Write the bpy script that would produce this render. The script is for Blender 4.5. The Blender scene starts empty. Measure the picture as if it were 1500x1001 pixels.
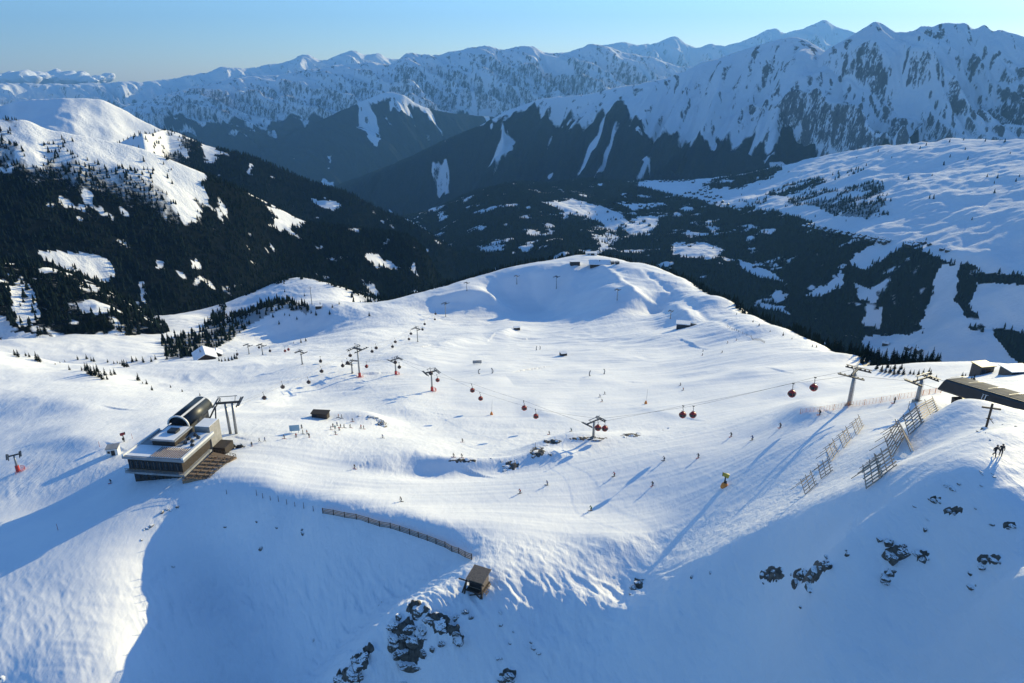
Q = 1
import bpy, bmesh, math, random
import numpy as np
from mathutils import Vector, Matrix

# ------------------------------------------------------------------ scene, camera
SC = bpy.context.scene
COL = SC.collection
F = 1010.0
PITCH = math.radians(21.0)
SUN_AZ, SUN_EL = math.radians(43.0), math.radians(16.0)

cam_d = bpy.data.cameras.new("camera")
cam = bpy.data.objects.new("camera", cam_d)
COL.objects.link(cam)
cam_d.sensor_width = 36.0
cam_d.lens = 36.0 * F / 1500.0
cam_d.clip_start = 1.0
cam_d.clip_end = 200000.0
cam.rotation_euler = (math.pi / 2 - PITCH, 0, 0)
SC.camera = cam


def ray(u, v):
    """bearing and downward tangent of the sight line through a photo point"""
    u = np.asarray(u, float)
    v = np.asarray(v, float)
    x = u - 750.0
    y = v - 500.5
    fw = F * math.cos(PITCH) - y * math.sin(PITCH)
    dn = F * math.sin(PITCH) + y * math.cos(PITCH)
    return np.arctan2(x, fw), dn / np.hypot(x, fw)


def proj(x, y, z):
    """photo point of a place in the world"""
    c, s = math.cos(PITCH), math.sin(PITCH)
    d = y * c - z * s
    up = y * s + z * c
    d = np.where(d < 1e-3, 1e-3, d)
    return 750.0 + F * x / d, 500.5 - F * up / d


# ------------------------------------------------------------------ noise
def pn(x, y, seed=0):
    x = np.asarray(x, np.float32)
    y = np.asarray(y, np.float32)
    xi = np.floor(x)
    yi = np.floor(y)
    fx = x - xi
    fy = y - yi
    xi = xi.astype(np.int64)
    yi = yi.astype(np.int64)

    def g(i, j, dx, dy):
        h = (i * 374761393 + j * 668265263 + seed * 1274126177) & 0xFFFFFFFF
        h = ((h ^ (h >> 13)) * 1274126177) & 0xFFFFFFFF
        h = (h ^ (h >> 16)) & 1023
        a = (h * (2 * math.pi / 1024)).astype(np.float32)
        return np.cos(a) * dx + np.sin(a) * dy

    w = fx * fx * fx * (fx * (fx * 6 - 15) + 10)
    t = fy * fy * fy * (fy * (fy * 6 - 15) + 10)
    a = g(xi, yi, fx, fy)
    b = g(xi + 1, yi, fx - 1, fy)
    c = g(xi, yi + 1, fx, fy - 1)
    d = g(xi + 1, yi + 1, fx - 1, fy - 1)
    return ((a + (b - a) * w) * (1 - t) + (c + (d - c) * w) * t) * 1.5


def fbm(x, y, n=4, seed=0, gain=0.5, lac=2.03):
    s = 0
    a = 1.0
    for i in range(n):
        s = s + a * pn(x, y, seed + i)
        x = x * lac + 17.3
        y = y * lac - 9.1
        a *= gain
    return s


def ridged(x, y, n=4, seed=0, gain=0.5, lac=2.03):
    s = 0
    a = 1.0
    for i in range(n):
        s = s + a * (1 - 2 * np.abs(pn(x, y, seed + i)))
        x = x * lac + 17.3
        y = y * lac - 9.1
        a *= gain
    return s


def sstep(a, b, x):
    t = np.clip((x - a) / (b - a), 0, 1)
    return t * t * (3 - 2 * t)


def pch(xs, ys, x):
    """smooth monotone interpolation through points"""
    xs = np.asarray(xs, float)
    ys = np.asarray(ys, float)
    h = np.diff(xs)
    d = np.diff(ys) / h
    m = np.zeros_like(ys)
    m[0], m[-1] = d[0], d[-1]
    ok = d[1:] * d[:-1] > 0
    m[1:-1][ok] = 2 * d[1:][ok] * d[:-1][ok] / (d[1:] + d[:-1])[ok]
    x = np.clip(x, xs[0], xs[-1])
    i = np.clip(np.searchsorted(xs, x) - 1, 0, len(h) - 1)
    t = (x - xs[i]) / h[i]
    return (ys[i] * (1 + 2 * t) * (1 - t) ** 2 + h[i] * m[i] * t * (1 - t) ** 2
            + ys[i + 1] * t * t * (3 - 2 * t) + h[i] * m[i + 1] * t * t * (t - 1))


class RBF:
    def __init__(s, pts, smooth=1e-5):
        P = np.array(pts, float)
        s.c = P[:, :2]
        n = len(P)
        d2 = ((s.c[:, None] - s.c[None]) ** 2).sum(-1)
        K = 0.5 * d2 * np.log(d2 + 1e-12) + np.eye(n) * smooth
        A = np.zeros((n + 3, n + 3))
        A[:n, :n] = K
        A[:n, n] = 1
        A[:n, n + 1:] = s.c
        A[n:, :n] = A[:n, n:].T
        b = np.zeros(n + 3)
        b[:n] = P[:, 2]
        s.w = np.linalg.solve(A, b)

    def __call__(s, x, y):
        x = x.astype(np.float64)
        y = y.astype(np.float64)
        n = len(s.c)
        out = s.w[n] + s.w[n + 1] * x + s.w[n + 2] * y
        for (cx, cy), w in zip(s.c, s.w):
            d2 = (x - cx) ** 2 + (y - cy) ** 2 + 1e-12
            out += 0.5 * w * d2 * np.log(d2)
        return out


# ------------------------------------------------------------------ terrain sheets on a polar grid
class Sheet:
    def __init__(s, az0, az1, na, r0, r1, nr, log=True):
        s.az = np.radians(np.linspace(az0, az1, na))
        if log:
            s.r = np.exp(np.linspace(math.log(r0), math.log(r1), nr))
        else:
            s.r = np.linspace(r0, r1, nr)
        s.A, s.R = np.meshgrid(s.az, s.r, indexing="ij")
        s.X = s.R * np.sin(s.A)
        s.Y = s.R * np.cos(s.A)
        s.attr = {}

    def uv(s):
        return proj(s.X, s.Y, s.z)

    def col(s, az):
        f = np.clip((az - s.az[0]) / (s.az[1] - s.az[0]), 0, len(s.az) - 1.001)
        i = int(f)
        f -= i
        return s.z[i] * (1 - f) + s.z[i + 1] * f

    def hit(s, u, v):
        """where the sight line through a photo point meets this sheet"""
        az, t = ray(u, v)
        d = s.col(az) + t * s.r
        k = np.argmax(d >= 0)
        if d[k] < 0:
            return None
        if k == 0:
            r = s.r[0]
        else:
            f = d[k - 1] / (d[k - 1] - d[k])
            r = s.r[k - 1] * (1 - f) + s.r[k] * f
        return Vector((r * math.sin(az), r * math.cos(az), -t * r))

    def h(s, x, y):
        az = math.atan2(x, y)
        return float(np.interp(math.hypot(x, y), s.r, s.col(az)))

    def hs(s, x, y):
        """heights at many places"""
        a = np.clip((np.arctan2(x, y) - s.az[0]) / (s.az[1] - s.az[0]), 0, len(s.az) - 1.001)
        rr = np.hypot(x, y)
        k = np.clip(np.interp(rr, s.r, np.arange(len(s.r))), 0, len(s.r) - 1.001)
        i = a.astype(int)
        j = k.astype(int)
        fa = a - i
        fk = k - j
        z = (s.z[i, j] * (1 - fa) * (1 - fk) + s.z[i + 1, j] * fa * (1 - fk)
             + s.z[i, j + 1] * (1 - fa) * fk + s.z[i + 1, j + 1] * fa * fk)
        inside = (np.arctan2(x, y) > s.az[0]) & (np.arctan2(x, y) < s.az[-1]) & (rr > s.r[0]) & (rr < s.r[-1])
        return np.where(inside, z, -9999.0)

    def sample(s, arr, x, y):
        a = np.clip((np.arctan2(x, y) - s.az[0]) / (s.az[1] - s.az[0]), 0, len(s.az) - 1.001)
        k = np.clip(np.interp(np.hypot(x, y), s.r, np.arange(len(s.r))), 0, len(s.r) - 1.001)
        return arr[a.astype(int), k.astype(int)]

    def build(s, name, mat):
        na, nr = s.z.shape
        co = np.stack([s.X, s.Y, s.z], -1).reshape(-1, 3).astype(np.float32)
        idx = np.arange(na * nr, dtype=np.int32).reshape(na, nr)
        q = np.stack([idx[:-1, :-1], idx[:-1, 1:], idx[1:, 1:], idx[1:, :-1]], -1).reshape(-1, 4)[:, ::-1]
        me = mesh_np(name, co, q, 4)
        for k, a in s.attr.items():
            at = me.attributes.new(k, 'FLOAT', 'POINT')
            at.data.foreach_set('value', np.ascontiguousarray(a, np.float32).ravel())
        me.materials.append(mat)
        o = bpy.data.objects.new(name, me)
        COL.objects.link(o)
        o['kind'] = 'structure'
        return o


def mesh_np(name, co, faces, k, smooth=True):
    me = bpy.data.meshes.new(name)
    nf = len(faces)
    me.vertices.add(len(co))
    me.vertices.foreach_set('co', np.ascontiguousarray(co, np.float32).ravel())
    me.loops.add(nf * k)
    me.loops.foreach_set('vertex_index', np.ascontiguousarray(faces, np.int32).ravel())
    me.polygons.add(nf)
    me.polygons.foreach_set('loop_start', np.arange(0, nf * k, k, dtype=np.int32))
    me.update(calc_edges=True)
    me.polygons.foreach_set('use_smooth', np.full(nf, smooth, dtype=bool))
    me.update()
    return me


def inpoly(poly, U, V):
    """which photo points lie inside an outline"""
    p = np.asarray(poly, float)
    r = np.zeros(U.shape, bool)
    j = len(p) - 1
    for i in range(len(p)):
        x0, y0 = p[j]
        x1, y1 = p[i]
        if y0 != y1:
            c = ((y0 > V) != (y1 > V)) & (U < (x1 - x0) * (V - y0) / (y1 - y0) + x0)
            r ^= c
        j = i
    return r
# ------------------------------------------------------------------ near snow: ridge, piste, plateau, knoll
# places read off the photo: (u, v, height below the camera)
GP = [
    # bowl at lower left
    (-60, 1020, -127), (0, 1000, -126.5), (60, 950, -124.5), (150, 1000, -127), (100, 800, -122.5), (0, 860, -125), (0, 760, -127), (190, 920, -126.5), (195, 985, -129), (100, 880, -123.5),
    (300, 850, -134), (285, 1000, -141), (400, 1000, -142), (400, 900, -134), (480, 850, -123), (480, 950, -132), (300, 910, -136.5), (235, 920, -130.5), (240, 860, -129),
    (560, 850, -119.5), (600, 850, -117), (350, 800, -127),  (-80, 800, -127), (-80, 900, -126), (300, 1100, -148), (150, 1100, -131),
    (160, 840, -123.3), (120, 940, -124.3),
    # retaining fence line and foot of its bank
    (330, 718, -117), (400, 722, -115), (472, 740, -112), (540, 750, -110.5), (600, 760, -109.3), (650, 773, -108.3), (705, 796, -107),
    (472, 790, -117.2), (540, 800, -115.7), (600, 812, -114), (650, 822, -112), (540, 720, -113.6), (430, 700, -116.2), (480, 715, -114.8), (600, 738, -111.5), (650, 752, -110), (360, 760, -121), (420, 775, -120), (280, 735, -119.5), (220, 768, -121.3), (180, 805, -122.6),
    # rocky rib from the hut down to the lower edge
    (725, 830, -103.8), (695, 868, -104.5), (660, 870, -105.5), (620, 882, -107), (590, 908, -109), (568, 938, -112), (540, 968, -115), (510, 998, -118),
    (640, 960, -112), (600, 1000, -118), (750, 1000, -115), (720, 930, -109), (800, 960, -109.5), (680, 1080, -125),
    # nose in the middle
    (760, 797, -105), (800, 825, -103.5), (850, 800, -104), (900, 790, -102), (780, 870, -104.8), (860, 890, -104), (860, 935, -107.2), (960, 800, -101), (830, 910, -106),
    (920, 860, -102.8),
    # slope at lower right
    (1000, 835, -92), (1000, 900, -94), (1000, 1000, -101.5), (1100, 790, -79.5), (1200, 830, -66), (1200, 1000, -75), (1350, 800, -56.5), (1350, 850, -59.5), (1350, 1000, -67),
    (1350, 720, -51.5), (1480, 780, -49.3), (1480, 1000, -53.5), (1470, 1150, -58), (1200, 760, -66), (1100, 900, -86), (1100, 1000, -92), (1280, 740, -57.5), (1430, 690, -47), (1430, 760, -50), (1430, 850, -55), (1420, 1000, -62), (1500, 700, -46.5),
    (1590, 700, -46.5), (1600, 850, -50), (1600, 1000, -53), (1480, 870, -51.2),
    # right summit
    (1445, 627, -47), (1500, 650, -46), (1450, 592, -49.5), (1500, 604, -48), (1400, 583, -53.5), (1375, 600, -56.5), (1350, 612, -58.8), (1300, 640, -63), (1340, 660, -56), (1260, 665, -68), (1240, 700, -65), (1180, 720, -75),
    (1180, 640, -83), (1180, 606, -88), (1242, 594, -83), (1342, 588, -74), (1310, 596, -77), (1100, 640, -98), (1060, 705, -95), (1560, 620, -46),
    # piste
    (1000, 660, -106), (900, 690, -111), (800, 710, -113), (700, 740, -112.3), (866, 745, -110), (960, 740, -104.5), (620, 720, -114.5), (520, 690, -117.2), (450, 680, -118.5), (780, 760, -108.5),
    (330, 660, -120), (250, 690, -118.5), (190, 700, -121), (200, 640, -125), (100, 680, -126.5), (100, 740, -125), (0, 680, -134), (400, 640, -122), (470, 645, -122.5), (540, 640, -126),
    # left shoulder
    (0, 600, -151), (100, 600, -148), (100, 560, -160), (20, 522, -167), (60, 540, -164), (130, 552, -162), (170, 570, -157), (230, 582, -152), (370, 606, -140), (300, 610, -136), (-80, 520, -170),
    (-80, 620, -152),
    # meadow behind, hump before the lodge, gully
    (0, 500, -226), (100, 490, -238), (200, 530, -236), (300, 522, -240), (60, 520, -226), (250, 530, -239), (165, 560, -225),
    (300, 533, -190), (380, 528, -190), (250, 545, -182), (210, 556, -178), (230, 570, -172), (310, 575, -166), (420, 545, -181), (440, 573, -167), (480, 560, -171),
    (445, 525, -198), (385, 515, -224), (330, 522, -250), (400, 495, -277), (440, 481, -272), (365, 507, -266), (390, 458, -259), (345, 485, -268), (430, 455, -258), (480, 468, -262), (440, 500, -238), (400, 602, -148), (430, 590, -157),
    (450, 408, -268), (400, 420, -275), (350, 440, -285), (500, 425, -268), (430, 440, -268), (330, 470, -290),
    # plateau
    (526, 552, -172), (633, 573, -155), (560, 610, -143), (470, 610, -139), (700, 600, -147), (600, 640, -133), (700, 645, -131), (800, 612, -139), (870, 638, -126), (950, 655, -112), (760, 680, -120),
    (878, 582, -150), (1000, 580, -140), (1000, 622, -121), (750, 530, -192), (750, 500, -233), (750, 472, -264), (800, 460, -270), (740, 457, -269), (690, 446, -261), (640, 453, -263), (600, 500, -222), (600, 468, -258), (560, 520, -195), (520, 490, -226),
    (690, 428, -250.5), (645, 436, -255), (740, 428, -259), (740, 412, -248), (770, 440, -266), (790, 401, -239), (830, 392, -234),
    (900, 520, -194), (900, 482, -232), (860, 456, -247), (910, 458, -234), (870, 430, -236), (930, 440, -229.5), (870, 400, -232), (820, 430, -254), (1000, 520, -186), (1000, 480, -224), (1000, 440, -221), (960, 465, -245), (940, 415, -229),
    (1100, 500, -180), (1100, 540, -152), (1100, 600, -110), (1200, 560, -119), (1050, 470, -203),
    (690, 510, -217), (680, 550, -171), (600, 545, -174),
    # skyline of the knoll
    (480, 454, -256), (540, 448, -258), (600, 433, -256), (660, 419, -251), (720, 401, -245), (790, 386, -238), (830, 378, -235), (870, 373, -233), (900, 379, -232), (930, 388, -231), (960, 393, -230), (1000, 410, -223), (1060, 440, -208),
    (1100, 462, -197), (1150, 485, -180), (1200, 505, -162), (1250, 525, -140), (1280, 538, -127), (1330, 549, -112),
    # flat ground at far right
    (1342, 562, -95), (1440, 545, -95), (1490, 560, -84), (1400, 552, -98), (1340, 534, -117), (1400, 531, -117), (1470, 533, -112), (1520, 536, -108), (1600, 540, -104),
]
# falling away behind the skylines: (u, v of the skyline, its height)
BACK = [(-80, 480, -232), (540, 448, -258), (600, 433, -256), (660, 419, -251), (720, 401, -245), (790, 386, -238), (870, 373, -233), (930, 388, -231), (1000, 410, -223), (1060, 440, -208),
        (1100, 462, -197), (1150, 485, -180), (1200, 505, -162), (1250, 525, -140), (1280, 538, -127), (1340, 534, -117), (1400, 531, -117), (1470, 533, -112), (1600, 540, -104), (450, 408, -268), (350, 440, -285), (500, 425, -268)]


def ground_rbf():
    pts = []
    for u, v, z in GP:
        a, t = ray(u, v)
        pts.append((float(a), math.log(-z / float(t)), z))
    for u, v, z in BACK:
        a, t = ray(u, v)
        r = -z / float(t)
        pts.append((float(a), math.log(r * 1.1), z - 0.30 * r * 0.1 - 4))
        pts.append((float(a), math.log(r * 1.4), z - 0.46 * r * 0.4))
        pts.append((float(a), math.log(max(r * 2.0, 1500)), z - 0.5 * (max(r * 2.0, 1500) - r)))
    for u, v, r, z in ((1500, 604, 142, -57), (1500, 604, 168, -68), (1430, 590, 146, -61), (1430, 590, 172, -72), (1570, 620, 150, -60), (1570, 620, 175, -70)):
        pts.append((float(ray(u, v)[0]), math.log(r), z))
    for u in (0, 100, 200, 280):            # hollow behind the left shoulder, forest floor behind the meadow
        a, t = ray(u, 545)
        pts.append((float(a), math.log(575), -216))
        pts.append((float(a), math.log(900), -275))
        pts.append((float(a), math.log(1400), -420))
    for a, z in ((-50, -140), (-25, -152), (0, -140), (25, -105), (50, -85)):
        pts.append((math.radians(a), math.log(55), z))
    for a in (-54, 54):
        pts.append((math.radians(a), math.log(140), -150 if a < 0 else -48))
        pts.append((math.radians(a), math.log(400), -170 if a < 0 else -110))
        pts.append((math.radians(a), math.log(1000), -300))
    return RBF(pts)


G = Sheet(-52, 52, int(1500 * Q), 55, 1600, int(1000 * Q))
G.z = ground_rbf()(G.A, np.log(G.R))
G.base = G.z.copy()
U, V = G.uv()


def gh(u, v):
    return G.hit(u, v)


def mound(u, v, amp, lx, ly, rot=0.0, p=2):
    """swell (or hollow) of the snow: lx across, ly along the sight direction, turned by rot"""
    c = gh(u, v)
    dx, dy = G.X - c.x, G.Y - c.y
    ca, sa = math.cos(math.radians(rot)), math.sin(math.radians(rot))
    a, b = (dx * ca + dy * sa) / lx, (-dx * sa + dy * ca) / ly
    d = np.sqrt(a * a + b * b)
    G.z += amp * np.exp(-0.5 * d ** p)


def stroke(pts, amp, w, p=2, skew=0.0):
    """bank or groove along a line of photo points"""
    P = [gh(u, v) for u, v in pts]
    best = np.full(G.z.shape, 1e9, np.float32)
    for a, b in zip(P[:-1], P[1:]):
        ex, ey = b.x - a.x, b.y - a.y
        L = ex * ex + ey * ey
        t = np.clip(((G.X - a.x) * ex + (G.Y - a.y) * ey) / L, 0, 1)
        best = np.minimum(best, np.hypot(G.X - a.x - t * ex, G.Y - a.y - t * ey))
    G.z += amp * np.exp(-0.5 * (best / w) ** p)


def bank(pts, h, near, far):
    """asymmetric swell: steep towards the camera, gentle behind"""
    P = [gh(u, v) for u, v in pts]
    best = np.full(G.z.shape, 1e9, np.float32)
    sg = np.zeros(G.z.shape, np.float32)
    n = len(P) - 1
    for i in range(n):
        a, b = P[i], P[i + 1]
        ex, ey = b.x - a.x, b.y - a.y
        L = ex * ex + ey * ey
        t = ((G.X - a.x) * ex + (G.Y - a.y) * ey) / L
        q = np.clip(t, 0, 1)
        d = np.hypot(G.X - a.x - q * ex, G.Y - a.y - q * ey)
        s_ = np.sign((G.Y - a.y) * ex - (G.X - a.x) * ey)
        k = d < best
        sg = np.where(k, s_, sg)
        best = np.where(k, d, best)
    A = math.atan2(P[0].x, P[0].y), math.atan2(P[-1].x, P[-1].y)
    w = (A[1] - A[0]) * 0.55
    fade = sstep(A[0] - w, A[0] + w, G.A) * sstep(A[1] + 1.3 * w, A[1] - 0.9 * w, G.A)
    G.z += 0.85 * h * fade * np.exp(-0.5 * (best / np.where(sg > 0, far, near)) ** 2)


# relief of the near snow
def relief():
    mound(830, 655, 5.5, 13, 6, 20)            # rock hump over the piste
    mound(800, 672, 2.5, 7, 4, 0)
    mound(600, 690, -2.0, 20, 5, -5)
    mound(700, 683, 2.0, 12, 3, 0)
    mound(470, 612, 3.0, 14, 9, 0)
    mound(540, 618, 4.0, 8, 6, 0)
    mound(1000, 478, 9, 14, 18, 0)             # platform of the small station
    bank([(640, 508), (670, 503), (705, 499), (740, 499)], 6.5, 11, 60)      # small faces that lie in shade
    bank([(728, 491), (745, 486), (770, 487)], 4.5, 8, 40)
    bank([(362, 592), (400, 577), (440, 566), (480, 559), (505, 556)], 5.5, 9, 40)
    bank([(420, 545), (450, 541), (490, 540)], 3, 9, 40)
    bank([(772, 606), (790, 604), (812, 607)], 1.8, 4, 20)
    bank([(935, 597), (965, 603), (1000, 612)], 1.0, 3, 20)
    bank([(560, 604), (590, 602), (625, 606)], 2.4, 6, 30)
    bank([(1140, 576), (1165, 567), (1200, 563)], 2.0, 5, 25)
    bank([(1150, 612), (1168, 605), (1198, 603)], 2.6, 4.5, 16)
    bank([(556, 674), (580, 668), (610, 668), (640, 676), (668, 683)], 3.4, 4.5, 14)
    bank([(870, 399), (905, 398), (945, 403)], 4, 9, 30)
    bank([(872, 416), (910, 412), (960, 416)], 5, 9, 30)
    bank([(850, 432), (900, 428), (950, 434)], 4, 10, 30)
    bank([(560, 538), (600, 532), (640, 533)], 3.5, 12, 50)
    bank([(800, 560), (850, 556), (900, 560)], 3.0, 12, 50)
    bank([(1010, 548), (1060, 543), (1110, 548)], 3.0, 11, 50)
    bank([(500, 500), (540, 492), (590, 490)], 4, 14, 60)
    bank([(880, 500), (940, 494), (990, 498)], 3.5, 14, 60)
    bank([(240, 640), (280, 632), (330, 640)], 1.2, 5, 20)
    bank([(20, 600), (80, 590), (140, 596)], 3.0, 9, 40)
    bank([(60, 650), (110, 642), (150, 650)], 1.8, 6, 30)
    bank([(700, 560), (740, 552), (780, 556)], 2.6, 12, 50)
    mound(920, 432, 5, 45, 12, 0)              # steps on the knoll face
    mound(900, 448, 4, 50, 10, 0)
    mound(760, 425, 3, 10, 20, 0)
    mound(1170, 580, -2, 20, 14, 0)
    mound(1440, 600, -1.8, 11, 9, 0)
    mound(300, 548, 5, 40, 25, 10)             # rounded hump and the gully before it
    mound(440, 585, -3, 30, 14, 25)
    stroke([(640, 436), (690, 428), (715, 436), (740, 455)], 3.0, 5)
    stroke([(880, 392), (905, 410), (930, 430), (975, 452), (1010, 468)], 2.5, 4)
    stroke([(945, 398), (985, 430), (1030, 462), (1075, 485)], -1.5, 3)
    mound(1090, 550, 3, 30, 12, 0)
    stroke([(840, 393), (838, 412), (830, 430), (822, 445), (806, 461)], 5.0, 8)
    stroke([(735, 455), (722, 440), (700, 424)], 3.0, 7)
    stroke([(776, 410), (780, 430), (800, 452), (812, 458)], -3, 6)


relief()
WARP = pn(G.X / 60, G.Y / 60, 91)
AMP = np.clip(G.R / 200, 0.6, 3.0)
rough = 0.45 + 0.55 * sstep(640, 800, V)
# groomed runs are smooth, wind-worked slopes rough
smooth_areas = [[(300, 650), (480, 660), (560, 700), (760, 690), (1000, 640), (1180, 600), (1350, 590), (1180, 690), (1040, 760), (900, 790), (740, 790), (600, 755), (470, 735), (330, 715)],
                [(0, 740), (190, 690), (240, 720), (215, 830), (205, 1030), (-80, 1030), (-80, 780)],
                [(560, 560), (740, 470), (1000, 480), (1200, 520), (1330, 560), (1180, 600), (1000, 620), (700, 620)]]
for sa in smooth_areas:
    rough[inpoly(sa, U, V)] = 0.15
steep = np.zeros_like(G.z)
hid = V > 800
big = fbm(G.X / 45 + 0.4 * WARP, G.Y / 45, 3, 5) * 0.9
mid = fbm(G.X / 9 + 0.3 * WARP, G.Y / 14, 4, 15) * 0.30
sast = ridged((G.X * 0.8 + G.Y * 0.6) / 3.2, (G.Y * 0.8 - G.X * 0.6) / 9.0, 3, 25) * 0.09
far = (fbm(G.X / 110, G.Y / 110, 4, 35) * 2.2 + 1.3 * ridged(G.X / 90 + 0.4 * WARP, G.Y / 45, 3, 39)) * sstep(260, 520, G.R)


# ski and groomer tracks along the runs
ca, sa_ = math.cos(-0.05), math.sin(-0.05)
ta, tb = G.X * ca + G.Y * sa_, -G.X * sa_ + G.Y * ca
ca, sa_ = math.cos(0.75), math.sin(0.75)
tc, td = G.X * ca + G.Y * sa_, -G.X * sa_ + G.Y * ca
wl = sstep(-95, -120, G.X)
tracks = (1 - wl) * (fbm(ta / 30 + 0.5 * WARP, (tb + 9 * WARP) / 1.7, 3, 71) * 0.055 + fbm(ta / 60, (tb + 14 * WARP) / 6, 2, 75) * 0.12) + wl * (fbm(tc / 40, td / 3.2, 2, 73) * 0.07 + fbm(tc / 70, td / 5, 2, 77) * 0.14)
tracks = tracks * (1 + sstep(250, 600, G.R) * 2.5) * (1 - 0.75 * sstep(790, 830, V) * (G.X > -95))


def blur(a, n):
    for ax in (0, 1):
        for _ in range(3):
            k = np.ones(n) / n
            p = np.pad(a, [(n, n) if i == ax else (0, 0) for i in (0, 1)], mode='edge')
            c = np.cumsum(p, axis=ax, dtype=np.float64)
            a = (np.take(c, np.arange(n + n // 2, n + n // 2 + a.shape[ax]), axis=ax) - np.take(c, np.arange(n // 2, n // 2 + a.shape[ax]), axis=ax)) / n
    return a.astype(np.float32)


rough = blur(rough, int(9 * Q) | 1)
G.z += ((big * 0.8 * (1 - 0.65 * sstep(0.45, 0.55, G.A)) + mid * (1 + 2.6 * sstep(820, 900, V)) + sast * (1 + 5 * sstep(800, 880, V))) * AMP * rough * (0.35 + 0.65 * sstep(320, 150, G.R)) + tracks + far * (0.6 + 0.4 * rough) + 0.9 * fbm(G.X / 55, G.Y / 55, 3, 85) * sstep(175, 230, G.R) * (1 - 0.5 * sstep(300, 450, G.R))).astype(np.float32)
G.attr['groom'] = 1 - rough


# bare rock breaking out of the slope
def crag(pts, amp, lam, seed):
    """outcrop in the sheet itself: ledges and gaps with snow between"""
    U_, V_ = proj(G.X, G.Y, G.z)
    m = np.zeros(G.z.shape)
    for u, v, a, b in pts:
        m = np.maximum(m, np.exp(-0.5 * (((U_ - u) / a) ** 2 + ((V_ - v) / b) ** 2) ** 1.5))
    n = ridged(G.X / lam, G.Y / lam, 5, seed) * 0.6 + fbm(G.X / (lam * 0.4), G.Y / (lam * 0.4), 4, seed + 9) * 0.6
    k = np.clip(m * 1.25 + 0.55 * n - 0.75, 0, 1) * (m > 0.08)
    G.z += amp * m * (np.round(n * 3) / 3 * 0.5 + n * 0.5)
    G.attr['rock'] = np.maximum(G.attr['rock'], sstep(0.0, 0.35, k).astype(np.float32))


G.attr['rock'] = np.zeros(G.z.shape, np.float32)
crag([(612, 895, 14, 9), (590, 925, 18, 14), (600, 955, 16, 20), (640, 912, 18, 8), (655, 925, 18, 7), (672, 935, 8, 5), (527, 972, 11, 10), (508, 992, 14, 8), (540, 955, 8, 6)], 2.0, 5.0, 801)
crag([(1181, 842, 18, 12), (1200, 832, 14, 8), (1130, 843, 14, 9), (1312, 812, 16, 8), (1302, 843, 8, 6), (1350, 815, 10, 6), (1448, 821, 14, 6), (745, 989, 12, 7)], 0.9, 4.0, 811)
crag([(788, 663, 10, 6), (810, 648, 12, 3), (750, 682, 10, 5), (925, 638, 12, 2.5), (860, 643, 24, 2)], 0.4, 3.0, 821)
crag([(1395, 748, 14, 5), (1370, 732, 9, 3), (935, 855, 6, 8), (680, 675, 20, 2), (1478, 770, 9, 4)], 0.2, 2.5, 831)
# ------------------------------------------------------------------ hillsides and mountains
def crest_line(pts):
    a, t = ray([p[0] for p in pts], [p[1] for p in pts])
    r = np.array([p[2] for p in pts], float)
    return a, r, -t * r


def ridge_sheet(crest, toe, az, n, r0, r1, nr, conc=1.0, back=0.8, round_=40.0):
    """a slope that climbs from its toe (u, r, z) to a skyline (u, v, r) and falls away behind"""
    S = Sheet(az[0], az[1], int(n * Q), r0, r1, int(nr * Q))
    ca, cr, cz = crest_line(crest)
    ta, _ = ray([p[0] for p in toe], [350] * len(toe))
    tr = np.array([p[1] for p in toe], float)
    tz = np.array([p[2] for p in toe], float)
    S.cr = pch(ca, cr, S.az)[:, None]
    S.cz = pch(ca, cz, S.az)[:, None]
    S.tr = pch(ta, tr, S.az)[:, None]
    S.tz = pch(ta, tz, S.az)[:, None]
    s = (S.cr - S.R) / (S.cr - S.tr)
    S.s = s
    f = np.where(s > 0, 1 - np.abs(1 - np.clip(s, 0, 1)) ** conc, 0) + np.clip(s - 1, 0, 9) * 0.3
    z = S.cz - (S.cz - S.tz) * f
    z = np.where(s < 0, S.cz - back * (S.R - S.cr), z)
    d = np.abs(S.R - S.cr)
    z = z - round_ * 0.3 * np.exp(-d / round_)
    S.z = z.astype(np.float32)
    return S


# H1: wooded spur at the left, H2: the long ridge, H3: white dome, H4: dark wooded ridge behind
H1 = ridge_sheet([(-150, 372, 880), (0, 372, 900), (40, 376, 905), (100, 391, 900), (150, 412, 880), (200, 441, 850), (260, 480, 790), (300, 505, 740), (340, 530, 700)],
                 [(-150, 735, -232), (0, 735, -232), (100, 730, -242), (200, 715, -252), (300, 690, -262)], (-52, -22), 420, 600, 1250, 240, 0.9, 0.5, 30)
H2 = ridge_sheet([(-150, 140, 1530), (0, 158, 1510), (33, 161, 1510), (67, 176, 1505), (100, 184, 1500), (150, 194, 1500), (200, 205, 1500), (250, 223, 1505), (300, 243, 1520), (340, 262, 1560), (400, 292, 1660),
                  (450, 316, 1670), (520, 325, 1690), (570, 331, 1700), (597, 338, 1700), (623, 360, 1700), (640, 393, 1700), (660, 417, 1700), (700, 460, 1700)],
                 [(-150, 1080, -290), (0, 1100, -300), (200, 1130, -375), (330, 1180, -430), (450, 1230, -490), (640, 1300, -600)], (-52, 0), 760, 1000, 2600, 330, 1.35, 0.45, 50)
H3 = ridge_sheet([(-150, 120, 3700), (0, 140, 3650), (20, 134, 3600), (60, 131, 3550), (100, 130, 3500), (140, 131, 3500), (170, 142, 3500), (200, 158, 3480), (245, 180, 3450), (300, 215, 3400)],
                 [(-150, 2500, -500), (100, 2500, -520), (300, 2500, -640)], (-52, -22), 420, 2300, 4600, 200, 1.5, 0.5, 120)
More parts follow.
